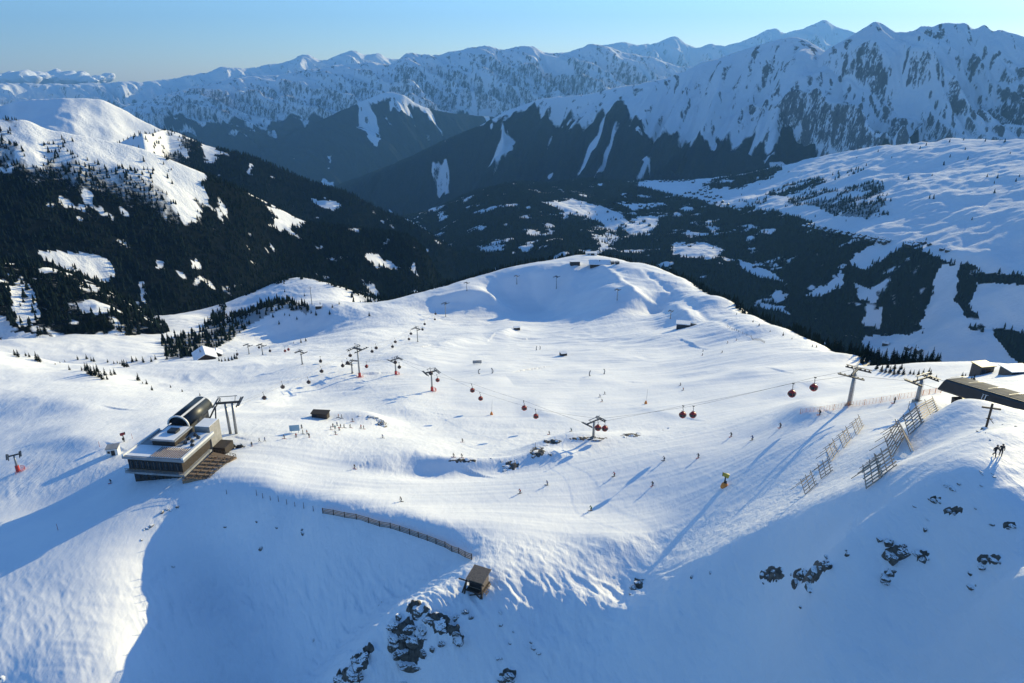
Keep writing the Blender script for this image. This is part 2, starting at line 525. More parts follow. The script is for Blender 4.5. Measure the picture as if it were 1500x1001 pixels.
H4 = ridge_sheet([(130, 225, 2900), (160, 204, 2900), (185, 192, 2900), (205, 183, 2550), (245, 181, 2850), (300, 203, 2800), (370, 219, 2750), (450, 252, 2700), (520, 277, 2650), (560, 298, 2600), (600, 315, 2550), (625, 329, 2500), (670, 360, 2450)],
                 [(130, 2000, -560), (400, 2000, -640), (670, 2000, -760)], (-36, 0), 520, 1800, 3700, 220, 1.05, 0.55, 90)

# V: the wooded basin and the white plateau at the right
VP = [(610, 330, -790), (600, 318, -800), (640, 310, -830), (620, 350, -770), (650, 395, -740), (690, 420, -720), (655, 300, -720), (690, 288, -640), (740, 270, -560), (800, 275, -590), (870, 268, -600), (930, 270, -590),
      (740, 320, -610), (740, 380, -640), (820, 330, -625), (900, 310, -600), (900, 360, -620), (820, 300, -606), (680, 340, -690), (1000, 290, -590), (1000, 330, -595), (1000, 380, -610), (1040, 300, -565),
      (1000, 268, -600), (1050, 263, -580), (1140, 246, -470), (1200, 233, -410), (1300, 216, -315), (1400, 206, -250), (1450, 204, -237), (1500, 208, -240), (1600, 215, -230),
      (1100, 290, -530), (1100, 340, -560), (1100, 400, -590), (1200, 290, -440), (1200, 330, -470), (1200, 420, -560), (1300, 280, -375), (1300, 330, -415), (1400, 300, -350), (1400, 345, -388), (1500, 300, -318), (1500, 380, -395),
      (1450, 250, -285), (1350, 250, -325), (1290, 345, -428), (1390, 362, -400), (1250, 480, -600), (1300, 400, -480), (1300, 490, -600), (1400, 400, -440), (1400, 470, -520), (1400, 520, -565), (1500, 440, -455), (1500, 520, -540),
      (1600, 400, -390), (1600, 520, -530), (1100, 470, -640), (1000, 450, -660), (1200, 350, -488), (1380, 380, -420)]


def vp_rbf():
    pts = []
    for u, v, z in VP:
        a, t = ray(u, v)
        pts.append((float(a), math.log(-z / float(t)), z))
    for u, v, z in [(655, 300, -720), (740, 270, -560), (870, 268, -600), (1000, 268, -600), (1140, 246, -470), (1300, 216, -315), (1450, 204, -237), (1600, 215, -230)]:
        a, t = ray(u, v)
        r = -z / float(t)
        pts.append((float(a), math.log(r * 1.12), z - 0.2 * r * 0.12))
        pts.append((float(a), math.log(r * 1.45), z - 0.25 * r * 0.45))
    for u, z in ((600, -780), (800, -680), (1000, -680), (1200, -650), (1400, -620), (1600, -600)):
        a, t = ray(u, 400)
        pts.append((float(a), math.log(1250), z))
    return RBF(pts)


VL = Sheet(-20, 52, int(1000 * Q), 1250, 7000, int(560 * Q))
VL.z = vp_rbf()(VL.A, np.log(VL.R)).astype(np.float32)
VL.z = np.maximum(VL.z, -1150)

M1 = ridge_sheet([(430, 300, 6972), (510, 262, 6804), (560, 243, 6720), (600, 226, 6636), (650, 203, 6594), (700, 181, 6552), (760, 152, 6552), (800, 141, 6552), (860, 136, 6510), (905, 126, 6468), (950, 117, 6468), (1000, 103, 6468), (1030, 89, 6468),
                  (1080, 73, 6468), (1120, 62, 6468), (1166, 51, 6468), (1200, 66, 6384), (1240, 90, 6300), (1300, 130, 6216), (1500, 160, 6216), (1600, 160, 6216)],
                 [(430, 5292, -1150), (600, 5040, -1130), (800, 4452, -1000), (1000, 4368, -950), (1200, 4200, -850), (1400, 3948, -750), (1600, 3864, -700)], (-17, 50), 1150, 3700, 7900, 380, 1.25, 0.7, 60)
M1P = ridge_sheet([(900, 260, 6415), (980, 215, 6368), (1050, 172, 6320), (1130, 127, 6272), (1190, 87, 6224), (1220, 66, 6224), (1250, 48, 6224), (1270, 37, 6224), (1285, 29, 6224), (1300, 37, 6224), (1316, 45, 6224), (1335, 45, 6272), (1350, 38, 6320), (1370, 36, 6368),
                   (1390, 32, 6415), (1415, 33, 6415), (1428, 41, 6415), (1440, 37, 6415), (1455, 44, 6415), (1465, 41, 6415), (1480, 46, 6415), (1500, 51, 6415), (1600, 65, 6415)],
                  [(900, 4200, -950), (1050, 4116, -880), (1200, 3948, -800), (1400, 3696, -640), (1600, 3528, -560)], (4, 50), 900, 3400, 7400, 380, 1.2, 0.7, 40)
M2 = ridge_sheet([(100, 200, 13570), (160, 165, 13570), (230, 140, 13570), (300, 122, 13452), (350, 112, 13334), (400, 109, 13216), (450, 101, 13216), (500, 94, 13098), (540, 90, 12980), (570, 93, 12980), (600, 76, 12980), (625, 79, 12980), (640, 78, 12980), (680, 71, 12980), (710, 65, 12980), (735, 71, 12980),
                  (760, 67, 12980), (780, 66, 12980), (800, 76, 12980), (830, 75, 12980), (870, 63, 12980), (890, 67, 12980), (910, 74, 12980), (960, 84, 12980), (1000, 96, 12980), (1080, 100, 12980), (1200, 110, 12980)],
                 [(100, 8930, -1100), (400, 8727, -1150), (700, 8625, -1150), (1000, 8625, -1000), (1200, 8625, -900)], (-40, 26), 1150, 8300, 15000, 300, 1.1, 0.7, 70)
M2F = ridge_sheet([(250, 285, 10476), (330, 242, 10368), (400, 207, 10260), (450, 184, 10260), (500, 160, 10152), (540, 143, 10152), (570, 133, 10152), (590, 137, 10044), (610, 150, 10044), (640, 160, 10044), (680, 166, 10044), (760, 172, 10044), (860, 185, 10044), (960, 230, 10044)],
                  [(250, 8640, -1150), (500, 8208, -1150), (700, 8208, -1150), (960, 8208, -1100)], (-30, 16), 760, 7700, 11400, 220, 1.1, 0.6, 60)
M3 = ridge_sheet([(-200, 124, 23180), (0, 121, 23180), (100, 122, 23180), (150, 121, 23180), (180, 118, 22570), (210, 119, 22570), (240, 116, 22570), (270, 111, 22570), (300, 106, 21960), (330, 97, 21960), (360, 99, 21960), (390, 94, 21960), (420, 90, 21960), (447, 79, 21960), (470, 87, 21960), (495, 80, 21960),
                  (515, 73, 21960), (535, 79, 21960), (550, 77, 21960), (572, 85, 21960), (640, 88, 21960), (760, 90, 21960), (800, 80, 21960), (860, 72, 21350), (910, 60, 20740), (930, 64, 20740), (960, 62, 20740), (988, 52, 20740), (1005, 62, 20740), (1020, 69, 20740), (1040, 64, 20740), (1060, 65, 20496), (1100, 55, 20130), (1135, 41, 20130),
                  (1150, 46, 20130), (1170, 43, 20130), (1190, 36, 20130), (1208, 28, 20130), (1222, 36, 20130), (1240, 43, 20130), (1270, 52, 20130), (1400, 70, 20130), (1600, 80, 20130)],
                 [(-200, 14328, -1300), (300, 14328, -1200), (800, 13798, -1100), (1600, 13798, -900)], (-50, 50), 1300, 13500, 24500, 240, 1.2, 0.7, 80)


# ------------------------------------------------------------------ relief, wood, rock and snow cover of the hills
def spurs(S, lam, skew, seed, n=4, wr=1.0):
    """ribs and gullies that run down the slope"""
    x = S.A * S.cr / lam
    q = (S.cr - S.R) / lam
    w = 0.32 * fbm(x * 0.5, q * 0.35, 3, seed + 50)
    return ridged(x + skew * q + w, q * 0.13 * wr + 0.3 * w, n, seed, gain=0.42)


def mountain(S, lam, amp, skew, seed, jag=10.0):
    e = sstep(0.0, 0.22, S.s) * (1 - 0.5 * sstep(0.55, 1.0, S.s))
    sp = spurs(S, lam, skew, seed)
    sp2 = spurs(S, lam / 4.0, skew * 1.1, seed + 9, 4)
    sp3 = spurs(S, lam / 13.0, skew * 1.2, seed + 15, 3)
    S.z += (amp * e * (sp - 1.25) * 0.8 + amp * 0.10 * (sp2 - 0.9) * (0.2 + e) + amp * 0.008 * sp3 * (0.4 + e)).astype(np.float32)
    S.z += (jag * fbm(S.A * S.cr / (lam * 0.3), S.R / (lam * 0.3), 4, seed + 20, gain=0.38) * (1 - 0.4 * sstep(0, 0.4, S.s))).astype(np.float32)
    # ribs stay below the skyline
    x = S.A * S.cr / lam
    cap = S.cz + jag * (1.3 * ridged(x * 5, x * 0 + 3.3, 3, seed + 40) - 1.0) - 0.04 * np.abs(S.cr - S.R)
    S.z = np.minimum(S.z, cap).astype(np.float32)
    S.sp, S.sp2, S.sp3 = sp, sp2, sp3
    S.e = e


def slope(S):
    dr = np.gradient(S.z, axis=1) / np.gradient(S.R, axis=1)
    da = np.gradient(S.z, axis=0) / (S.R * (S.az[1] - S.az[0]))
    return np.hypot(dr, da)


def cover(S, tree_z, band, seed, lam, rock=0.5):
    x = S.A * S.cr / lam
    q = (S.cr - S.R) / lam
    st = fbm(x * 2.6, q * 0.5, 4, seed)
    pt = fbm(x * 1.1, q * 1.1, 5, seed + 31)
    fine = fbm(x * 16 + 2 * pt, q * 3.4, 4, seed + 11)
    line = tree_z + band * (0.75 * st + 0.45 * pt + 0.35 * (S.sp2 - 0.2))
    w = sstep(0.3, -0.3, (S.z - line) / band)
    # avalanche tracks cut down through the wood along the gullies, thinning out lower down
    deep = sstep(-3.2, -0.3, (S.z - tree_z) / band)
    track = sstep(0.22, 0.5, -0.55 * (S.sp2 - 0.2) + 0.55 * fbm(x * 1.6, q * 0.22, 3, seed + 7) + 0.35 * deep - 0.05)
    w *= 1 - 0.95 * track * deep
    spots = sstep(0.62, 0.8, fbm(x * 2.0, q * 1.3, 4, seed + 77))
    w *= 1 - 0.9 * spots
    sl = slope(S)
    k = (0.85 if rock < 0.55 else 0.6) * sstep(0.35, 1.3, rock * (S.sp2 - 0.1) + 0.9 * fine + 0.35 * (sl - 1.1) + 0.25 * pt)
    S.attr['wood'] = w.astype(np.float32)
    S.attr['rock'] = (k * (1 - w)).astype(np.float32)


mountain(M1, 820, 360, 0.4, 101, 9)
mountain(M1P, 900, 600, -0.9, 131, 9)
mountain(M2, 760, 560, -0.9, 161, 16)
mountain(M2F, 900, 300, -0.4, 191, 10)
mountain(M3, 1300, 800, -0.4, 221, 26)
cover(M1, -400, 210, 301, 700)
cover(M1P, -480, 220, 321, 600)
cover(M2, -650, 220, 341, 900, 0.8)
cover(M2F, -400, 200, 361, 700)
cover(M3, -700, 250, 381, 900, 0.6)


def hill(S, lam, amp, seed):
    S.z += (amp * fbm(S.X / lam, S.Y / lam, 5, seed) * (0.25 + 0.75 * sstep(0, 0.15, S.s))).astype(np.float32)


hill(H1, 110, 9, 401)
hill(H2, 260, 24, 411)
hill(H3, 420, 38, 421)
hill(H4, 300, 22, 431)
VL.z += (fbm(VL.X / 300 + 0.3 * pn(VL.X / 500, VL.Y / 500, 3), VL.Y / 420, 5, 441) * 17 + ridged(VL.X / 260 + 0.3 * VL.Y / 500, VL.Y / 150, 3, 449) * 5 + fbm(VL.X / 120, VL.Y / 90, 3, 447) * 4).astype(np.float32)


# ------------------------------------------------------------------ where the woods stand (outlines read off the photo)
def density(S, base, adds, holes, seed, lam, gap=0.0):
    """share of the ground under trees: base value, wooded outlines, clearings, ragged by noise"""
    U_, V_ = S.uv()
    n1 = fbm(S.X / lam, S.Y / lam, 4, seed)
    n2 = fbm(S.X / (lam * 0.35), S.Y / (lam * 0.35), 3, seed + 5)
    U_ = U_ + 7 * n2 + 5 * n1
    V_ = V_ + 3 * n1 + 2 * n2
    d = base(U_, V_) if callable(base) else np.full(S.z.shape, base, np.float32)
    for p, val in adds:
        d[inpoly(p, U_, V_)] = val
    for p, val in holes:
        d[inpoly(p, U_, V_)] = val
    d = d * sstep(-0.75 + gap, -0.25 + gap, n1 + 0.4 * n2 + (d - 0.5) * 1.2)
    S.attr['wood'] = np.clip(d, 0, 1).astype(np.float32)


density(H1, 0.8, [], [([(0, 485), (60, 490), (110, 498), (110, 530), (0, 530)], 0.25), ([(10, 420), (45, 415), (60, 470), (30, 480)], 0.35)], 501, 45, 0.42)
H2C = [(-100, 140), (0, 165), (67, 183), (150, 204), (200, 217), (250, 236), (300, 252), (340, 262), (400, 292), (450, 316), (660, 417), (720, 460)]


def h2_base(u, v):
    c = np.interp(u, [p[0] for p in H2C], [p[1] for p in H2C])
    d = v - c
    lo = np.where(u < 300, 0.03 + 0.5 * sstep(10, 50, d) + 0.42 * sstep(45, 115, d), 0.95)
    fade = sstep(260, 330, u)
    return ((1 - fade) * lo + fade * 0.95).astype(np.float32)


density(H2, h2_base, [([(0, 172), (28, 170), (25, 200), (0, 215)], 0.6)],
        [([(330, 258), (352, 262), (382, 280), (410, 297), (404, 306), (370, 287), (345, 272)], 0.08), ([(392, 303), (415, 309), (452, 322), (440, 331), (410, 338), (396, 330), (404, 318)], 0.04),
         ([(50, 368), (120, 370), (160, 380), (174, 405), (150, 414), (100, 396), (60, 380)], 0.1), ([(539, 374), (555, 371), (564, 390), (548, 393)], 0.02), ([(560, 322), (600, 320), (618, 333), (600, 338)], 0.1),
         ([(205, 415), (215, 414), (214, 445), (208, 440)], 0.15), ([(225, 380), (240, 382), (238, 394), (226, 392)], 0.2), ([(278, 382), (290, 378), (293, 388), (280, 395)], 0.2)], 521, 70, 0.32)
density(H3, 0.0, [], [], 531, 200)


def h4_base(u, v):
    return (0.35 + 0.6 * sstep(230, 330, u + 0.7 * (v - 200))).astype(np.float32)


density(H4, h4_base, [], [([(297, 211), (313, 214), (311, 238), (299, 238)], 0.02), ([(450, 248), (482, 257), (500, 268), (480, 273), (460, 258)], 0.02), ([(455, 292), (498, 296), (493, 309), (470, 304)], 0.02),
                            ([(365, 240), (372, 242), (372, 258), (364, 256)], 0.3), ([(280, 195), (330, 205), (330, 215), (290, 206)], 0.2)], 541, 110, 0.25)

PLATEAU = [(920, 268), (960, 262), (1030, 258), (1140, 235), (1300, 200), (1450, 190), (1700, 195), (1700, 425), (1500, 408), (1440, 404), (1425, 388), (1400, 388), (1350, 366), (1290, 352), (1240, 346), (1200, 336), (1180, 322), (1130, 308), (1100, 304),
           (1060, 306), (1020, 292), (960, 279)]
VL_ADD = [([(1030, 277), (1048, 264), (1140, 246), (1150, 250), (1125, 262), (1080, 276)], 0.9), ([(1120, 287), (1150, 276), (1185, 262), (1210, 262), (1200, 273), (1150, 288)], 0.75),
          ([(1145, 302), (1180, 286), (1250, 273), (1290, 266), (1300, 290), (1302, 315), (1270, 322), (1220, 316), (1195, 302)], 0.6), ([(1225, 255), (1270, 248), (1265, 258), (1225, 265)], 0.35),
          ([(1090, 295), (1125, 290), (1120, 299), (1090, 302)], 0.6), ([(1300, 375), (1340, 365), (1374, 380), (1372, 410), (1357, 450), (1350, 492), (1300, 492), (1262, 492), (1270, 430)], 0.85),
          ([(1405, 396), (1420, 383), (1432, 398), (1500, 404), (1600, 410), (1600, 424), (1430, 417), (1425, 450), (1440, 478), (1420, 486), (1402, 455), (1398, 420)], 0.9), ([(1448, 485), (1500, 488), (1600, 500), (1600, 560), (1490, 530)], 0.9),
          ([(1440, 440), (1470, 425), (1500, 430), (1500, 445), (1460, 460)], 0.15)]
VL_HOLE = [([(796, 297), (840, 292), (880, 302), (905, 311), (926, 330), (896, 336), (870, 321), (830, 312)], 0.04), ([(934, 317), (967, 317), (961, 341), (925, 346), (914, 336)], 0.03), ([(908, 299), (972, 297), (977, 304), (930, 309)], 0.05),
           ([(985, 360), (1030, 354), (1062, 367), (1040, 379), (990, 376)], 0.03), ([(1080, 379), (1130, 399), (1142, 411), (1110, 406), (1085, 393)], 0.05), ([(1178, 432), (1220, 410), (1233, 393), (1236, 418), (1205, 438)], 0.05),
           ([(1253, 416), (1277, 424), (1282, 442), (1257, 437)], 0.08), ([(1265, 453), (1291, 450), (1292, 482), (1268, 477)], 0.1), ([(1248, 372), (1300, 350), (1332, 356), (1310, 377), (1272, 398), (1248, 388)], 0.08),
           ([(1260, 492), (1350, 490), (1358, 450), (1378, 390), (1406, 388), (1399, 440), (1420, 482), (1450, 488), (1490, 530), (1500, 570), (1290, 570)], 0.0), ([(1430, 415), (1600, 425), (1600, 490), (1500, 488), (1440, 476), (1425, 450)], 0.12),
           ([(575, 316), (600, 322), (622, 335), (640, 352), (657, 390), (664, 412), (645, 405), (622, 362), (598, 337)], 0.05), ([(700, 362), (740, 358), (735, 368), (710, 370)], 0.2), ([(770, 338), (790, 338), (788, 346), (772, 344)], 0.15),
           ([(870, 345), (905, 345), (900, 362), (880, 370)], 0.3), ([(840, 366), (880, 368), (870, 376)], 0.2), ([(400, 300), (560, 245), (660, 295), (640, 312), (600, 312)], 0.0), ([(870, 310), (880, 300), (905, 335), (895, 345)], 0.1), ([(1100, 440), (1150, 450), (1160, 462), (1120, 452)], 0.2), ([(1030, 330), (1060, 335), (1050, 345)], 0.2), ([(1430, 455), (1500, 440), (1500, 480), (1440, 470)], 0.1)]
density(VL, 0.9, [(PLATEAU, 0.012)] + VL_ADD, VL_HOLE, 551, 110, 0.36)


def g_wood():
    """trees on the near snow: fringes behind the skylines, the strip by the pylon, scattered groups"""
    U_, V_ = proj(G.X, G.Y, G.z)
    n = fbm(G.X / 40, G.Y / 40, 4, 561)
    a, t = ray([p[0] for p in BACK[:18]], [p[1] for p in BACK[:18]])
    rs = -np.array([p[2] for p in BACK[:18]]) / t
    o = np.argsort(a)
    sk = np.interp(G.A, a[o], rs[o])
    k = (G.R > sk * 1.035 + 6 * n)
    d = np.where(k, 0.85, 0.0)
    u_of = np.interp(G.A, *[q[o] for q in (a, np.array([p[0] for p in BACK[:18]], float))])
    d = np.where((u_of < 640) & k, 0.55, d)
    d[(G.A < math.radians(-22)) | (G.A > math.radians(34))] = 0
    for p, val in [([(240, 520), (280, 505), (330, 485), (350, 468), (384, 442), (410, 438), (430, 442), (432, 436), (455, 452), (448, 462), (440, 456), (410, 452), (385, 468), (340, 498), (310, 512), (300, 525)], 0.85),
                   ([(240, 528), (300, 520), (345, 480), (395, 445), (330, 470), (330, 440), (300, 480), (240, 500)], 0.9)]:
        d[inpoly(p, U_ + 3 * n, V_ + 2 * n)] = val
    d[inpoly([(345, 440), (400, 418), (450, 408), (505, 425), (545, 446), (480, 456), (456, 462), (450, 448), (400, 436), (350, 462)], U_, V_) & (G.R < 1100)] = 0.03
    G.attr['wood'] = np.clip(d * sstep(-0.6, -0.1, n + (d - 0.5)), 0, 1).astype(np.float32)


g_wood()
# ------------------------------------------------------------------ materials
def mat(name, color=None, rough=0.6, metal=0.0, var=0.0, scale=4.0, bump=0.0):
    """painted, wooden or metal surface with a little wear"""
    m = bpy.data.materials.new(name)
    m.use_nodes = True
    nt = m.node_tree
    b = nt.nodes['Principled BSDF']
    b.inputs['Roughness'].default_value = rough
    b.inputs['Metallic'].default_value = metal
    if color is not None:
        if var > 0:
            tc = nt.nodes.new('ShaderNodeTexCoord')
            no = nt.nodes.new('ShaderNodeTexNoise')
            no.inputs['Scale'].default_value = scale
            no.inputs['Detail'].default_value = 6
            nt.links.new(tc.outputs['Object'], no.inputs['Vector'])
            rp = nt.nodes.new('ShaderNodeValToRGB')
            rp.color_ramp.elements[0].position = 0.3
            rp.color_ramp.elements[1].position = 0.7
            rp.color_ramp.elements[0].color = tuple(max(0, c * (1 - var)) for c in color[:3]) + (1,)
            rp.color_ramp.elements[1].color = tuple(min(1, c * (1 + var)) for c in color[:3]) + (1,)
            nt.links.new(no.outputs['Fac'], rp.inputs[0])
            nt.links.new(rp.outputs[0], b.inputs['Base Color'])
            if bump > 0:
                bp = nt.nodes.new('ShaderNodeBump')
                bp.inputs['Distance'].default_value = bump
                nt.links.new(no.outputs['Fac'], bp.inputs['Height'])
                nt.links.new(bp.outputs[0], b.inputs['Normal'])
        else:
            b.inputs['Base Color'].default_value = tuple(color[:3]) + (1,)
    return m


def N(nt, kind, **kw):
    n = nt.nodes.new(kind)
    for k, v in kw.items():
        setattr(n, k, v)
    return n


def noise(nt, vec, scale, detail=4, rough=0.5, dist=0.0):
    n = N(nt, 'ShaderNodeTexNoise')
    n.inputs['Scale'].default_value = scale
    n.inputs['Detail'].default_value = detail
    n.inputs['Roughness'].default_value = rough
    n.inputs['Distortion'].default_value = dist
    nt.links.new(vec, n.inputs['Vector'])
    return n.outputs['Fac']


def ramp(nt, fac, a, b, ca, cb):
    r = N(nt, 'ShaderNodeValToRGB')
    e = r.color_ramp.elements
    e[0].position, e[1].position = a, b
    e[0].color, e[1].color = tuple(ca) + (1,), tuple(cb) + (1,)
    nt.links.new(fac, r.inputs[0])
    return r.outputs[0]


def mixc(nt, fac, a, b):
    m = N(nt, 'ShaderNodeMix', data_type='RGBA')
    for s, x in ((0, fac), (6, a), (7, b)):
        if hasattr(x, 'is_linked'):
            nt.links.new(x, m.inputs[s])
        elif s == 0:
            m.inputs[s].default_value = x
        else:
            m.inputs[s].default_value = tuple(x) + (1,)
    return m.outputs[2]


def math_n(nt, op, a, b=None):
    m = N(nt, 'ShaderNodeMath', operation=op)
    for i, x in enumerate((a, b)):
        if x is None:
            continue
        if hasattr(x, 'is_linked'):
            nt.links.new(x, m.inputs[i])
        else:
            m.inputs[i].default_value = x
    return m.outputs[0]


def attr(nt, name):
    a = N(nt, 'ShaderNodeAttribute', attribute_name=name)
    return a.outputs['Fac']


SNOW_A, SNOW_B = (0.80, 0.83, 0.87), (0.90, 0.91, 0.92)


def snow_material():
    m = mat("snow", rough=0.6)
    nt = m.node_tree
    b = nt.nodes['Principled BSDF']
    b.inputs['Specular IOR Level'].default_value = 0.15
    pos = N(nt, 'ShaderNodeNewGeometry').outputs['Position']
    base = ramp(nt, noise(nt, pos, 0.05, 6), 0.3, 0.7, SNOW_A, SNOW_B)
    rock_n = noise(nt, pos, 0.9, 8, 0.65)
    rock = ramp(nt, rock_n, 0.3, 0.75, (0.035, 0.033, 0.03), (0.20, 0.18, 0.155))
    rk = math_n(nt, 'GREATER_THAN', math_n(nt, 'ADD', attr(nt, 'rock'), math_n(nt, 'MULTIPLY', math_n(nt, 'SUBTRACT', noise(nt, pos, 1.6, 5), 0.5), 1.1)), 0.55)
    col = mixc(nt, rk, base, rock)
    wd = math_n(nt, 'MULTIPLY', math_n(nt, 'POWER', attr(nt, 'wood'), 2.0), 0.8)
    col = mixc(nt, wd, col, (0.014, 0.016, 0.016))
    nt.links.new(col, b.inputs['Base Color'])
    # wind crust, softer on the groomed runs
    mp = N(nt, 'ShaderNodeMapping')
    mp.inputs['Rotation'].default_value = (0, 0, 0.7)
    mp.inputs['Scale'].default_value = (1.0, 0.35, 1.0)
    nt.links.new(pos, mp.inputs['Vector'])
    h1 = noise(nt, mp.outputs[0], 0.5, 7, 0.55, 0.4)
    h2 = noise(nt, pos, 2.2, 5, 0.6)
    hh = math_n(nt, 'ADD', h1, math_n(nt, 'MULTIPLY', h2, 0.16))
    st = math_n(nt, 'SUBTRACT', 1.0, math_n(nt, 'MULTIPLY', attr(nt, 'groom'), 0.75))
    bp = N(nt, 'ShaderNodeBump')
    bp.inputs['Distance'].default_value = 0.7
    nt.links.new(hh, bp.inputs['Height'])
    nt.links.new(math_n(nt, 'MULTIPLY', st, 0.6), bp.inputs['Strength'])
    nt.links.new(bp.outputs[0], b.inputs['Normal'])
    return m


def hill_material(name, k, wood_col, rock_a, rock_b, bump):
    """snow, bare rock and wood of the distant slopes; k is the grain in 1/m"""
    m = mat(name, rough=0.9)
    nt = m.node_tree
    b = nt.nodes['Principled BSDF']
    b.inputs['Specular IOR Level'].default_value = 0.0
    pos = N(nt, 'ShaderNodeNewGeometry').outputs['Position']
    mp = N(nt, 'ShaderNodeMapping')
    mp.inputs['Scale'].default_value = (1.0, 1.0, 0.4)
    nt.links.new(pos, mp.inputs['Vector'])
    n1 = noise(nt, mp.outputs[0], k, 8, 0.68)
    n2 = noise(nt, mp.outputs[0], k * 5, 5, 0.68)
    base = ramp(nt, noise(nt, pos, k * 0.2, 5), 0.3, 0.7, SNOW_A, SNOW_B)
    rock = ramp(nt, n2, 0.3, 0.7, rock_a, rock_b)
    nn = math_n(nt, 'SUBTRACT', math_n(nt, 'ADD', math_n(nt, 'MULTIPLY', n1, 0.6), math_n(nt, 'MULTIPLY', n2, 0.4)), 0.5)
    rk = N(nt, 'ShaderNodeMapRange')
    rk.inputs[1].default_value, rk.inputs[2].default_value = 0.3, 0.75
    nt.links.new(math_n(nt, 'MULTIPLY', attr(nt, 'rock'), math_n(nt, 'ADD', 1.0, math_n(nt, 'MULTIPLY', nn, 11.0))), rk.inputs[0])
    col = mixc(nt, rk.outputs[0], base, rock)
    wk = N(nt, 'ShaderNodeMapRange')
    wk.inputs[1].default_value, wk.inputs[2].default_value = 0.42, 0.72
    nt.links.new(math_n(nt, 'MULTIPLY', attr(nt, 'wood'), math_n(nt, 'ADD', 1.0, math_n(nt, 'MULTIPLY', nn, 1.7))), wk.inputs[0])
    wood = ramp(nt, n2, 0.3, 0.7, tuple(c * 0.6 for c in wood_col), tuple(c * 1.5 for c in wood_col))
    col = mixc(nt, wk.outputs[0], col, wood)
    nt.links.new(col, b.inputs['Base Color'])
    bp = N(nt, 'ShaderNodeBump')
    bp.inputs['Distance'].default_value = bump
    bp.inputs['Strength'].default_value = 0.7
    nt.links.new(math_n(nt, 'ADD', n1, math_n(nt, 'MULTIPLY', n2, 0.3)), bp.inputs['Height'])
    nt.links.new(bp.outputs[0], b.inputs['Normal'])
    return m


m_snow = snow_material()
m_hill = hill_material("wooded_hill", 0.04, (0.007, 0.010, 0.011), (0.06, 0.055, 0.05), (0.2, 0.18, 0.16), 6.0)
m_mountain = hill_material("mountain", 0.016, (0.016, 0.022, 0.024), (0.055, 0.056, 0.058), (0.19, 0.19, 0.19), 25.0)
for S in (H1, H2, H3, H4):
    S.attr['rock'] = (0.5 * sstep(1.5, 2.2, slope(S)) * (S is H3)).astype(np.float32)
    S.build('hillside', m_hill)
VL.attr['rock'] = np.zeros_like(VL.z)
VL.build('valley_terrain', m_hill)
for S in (M1, M1P, M2, M2F, M3):
    S.build('mountain', m_mountain)
G.attr.setdefault('rock', np.zeros_like(G.z))
G.build('snow_slope', m_snow)
# ------------------------------------------------------------------ woods
SHEETS = [G, H1, H2, H3, H4, VL]
rng = np.random.default_rng(7)
G.near = np.maximum.accumulate(G.z / G.R, axis=1)


def scatter(S, spacing, u0=-40, u1=1540, rmax=None):
    """places where a tree stands on this sheet, seen over the nearer ground"""
    dA = S.az[1] - S.az[0]
    cell = S.R * dA * np.gradient(S.R, axis=1)
    U_, V_ = S.uv()
    p = S.attr['wood'] * cell / spacing ** 2
    p[(U_ < u0) | (U_ > u1) | (V_ > 1040)] = 0
    n = rng.poisson(p)
    i, j = np.nonzero(n)
    rep = n[i, j]
    i, j = np.repeat(i, rep), np.repeat(j, rep)
    a = S.az[i] + (rng.random(len(i)) - 0.5) * dA
    dr = np.gradient(S.r)
    r = S.r[j] + (rng.random(len(i)) - 0.5) * dr[j]
    x, y = r * np.sin(a), r * np.cos(a)
    z = S.hs(x, y)
    ok = z > -9000
    for T in SHEETS:
        if T is not S:
            ok &= T.hs(x, y) < z + 0.5
    if S is not G:
        ii = np.clip(((a - G.az[0]) / (G.az[1] - G.az[0])).astype(int), 0, len(G.az) - 1)
        ok &= (z + 14) / r > G.near[ii, -1] - 0.02
    else:
        ii = np.clip(((a - G.az[0]) / (G.az[1] - G.az[0])).astype(int), 0, len(G.az) - 1)
        jj = np.clip(np.interp(r * 0.97, G.r, np.arange(len(G.r))).astype(int), 0, len(G.r) - 1)
        ok &= (z + 14) / r > G.near[ii, jj] - 0.012
    return np.stack([x, y, z], 1)[ok]


def tree_cloud(P, h0, h1, rings):
    """many conifers as one mesh: ragged stacked skirts of branches"""
    n = len(P)
    h = (h0 + (h1 - h0) * rng.random(n) ** 1.3)[:, None]
    w = h * (0.17 + 0.09 * rng.random((n, 1)))
    vs, fs = [], []
    k = 6
    ang = (np.arange(k) / k * 2 * math.pi)[None] + rng.random((n, 1)) * 6.28
    off = 0
    for (zb, zt, rb) in rings:
        rr = w * rb * (0.65 + 0.7 * rng.random((n, k)))
        base = np.stack([P[:, :1] + rr * np.cos(ang), P[:, 1:2] + rr * np.sin(ang), P[:, 2:3] + h * zb + h * 0.05 * (rng.random((n, k)) - 0.7)], -1)
        tip = np.stack([P[:, 0] + 0.04 * h[:, 0] * (rng.random(n) - 0.5), P[:, 1] + 0.04 * h[:, 0] * (rng.random(n) - 0.5), P[:, 2] + h[:, 0] * zt], -1)[:, None]
        vs.append(np.concatenate([base, tip], 1))
    m = (k + 1) * len(rings)
    co = np.concatenate(vs, 1).reshape(-1, 3)
    f = []
    for q in range(len(rings)):
        o = q * (k + 1)
        for a in range(k):
            f.append((o + a, o + (a + 1) % k, o + k))
    f = np.array(f)
    faces = (f[None] + (np.arange(n) * m)[:, None, None]).reshape(-1, 3)
    return co, faces


m_tree = mat("conifer_needles", (0.012, 0.020, 0.018), 0.8, var=0.45, scale=0.15)
m_tree.node_tree.nodes['Principled BSDF'].inputs['Specular IOR Level'].default_value = 0.0
m_bark = mat("conifer_bark", (0.10, 0.075, 0.055), 0.9, var=0.3, scale=3)


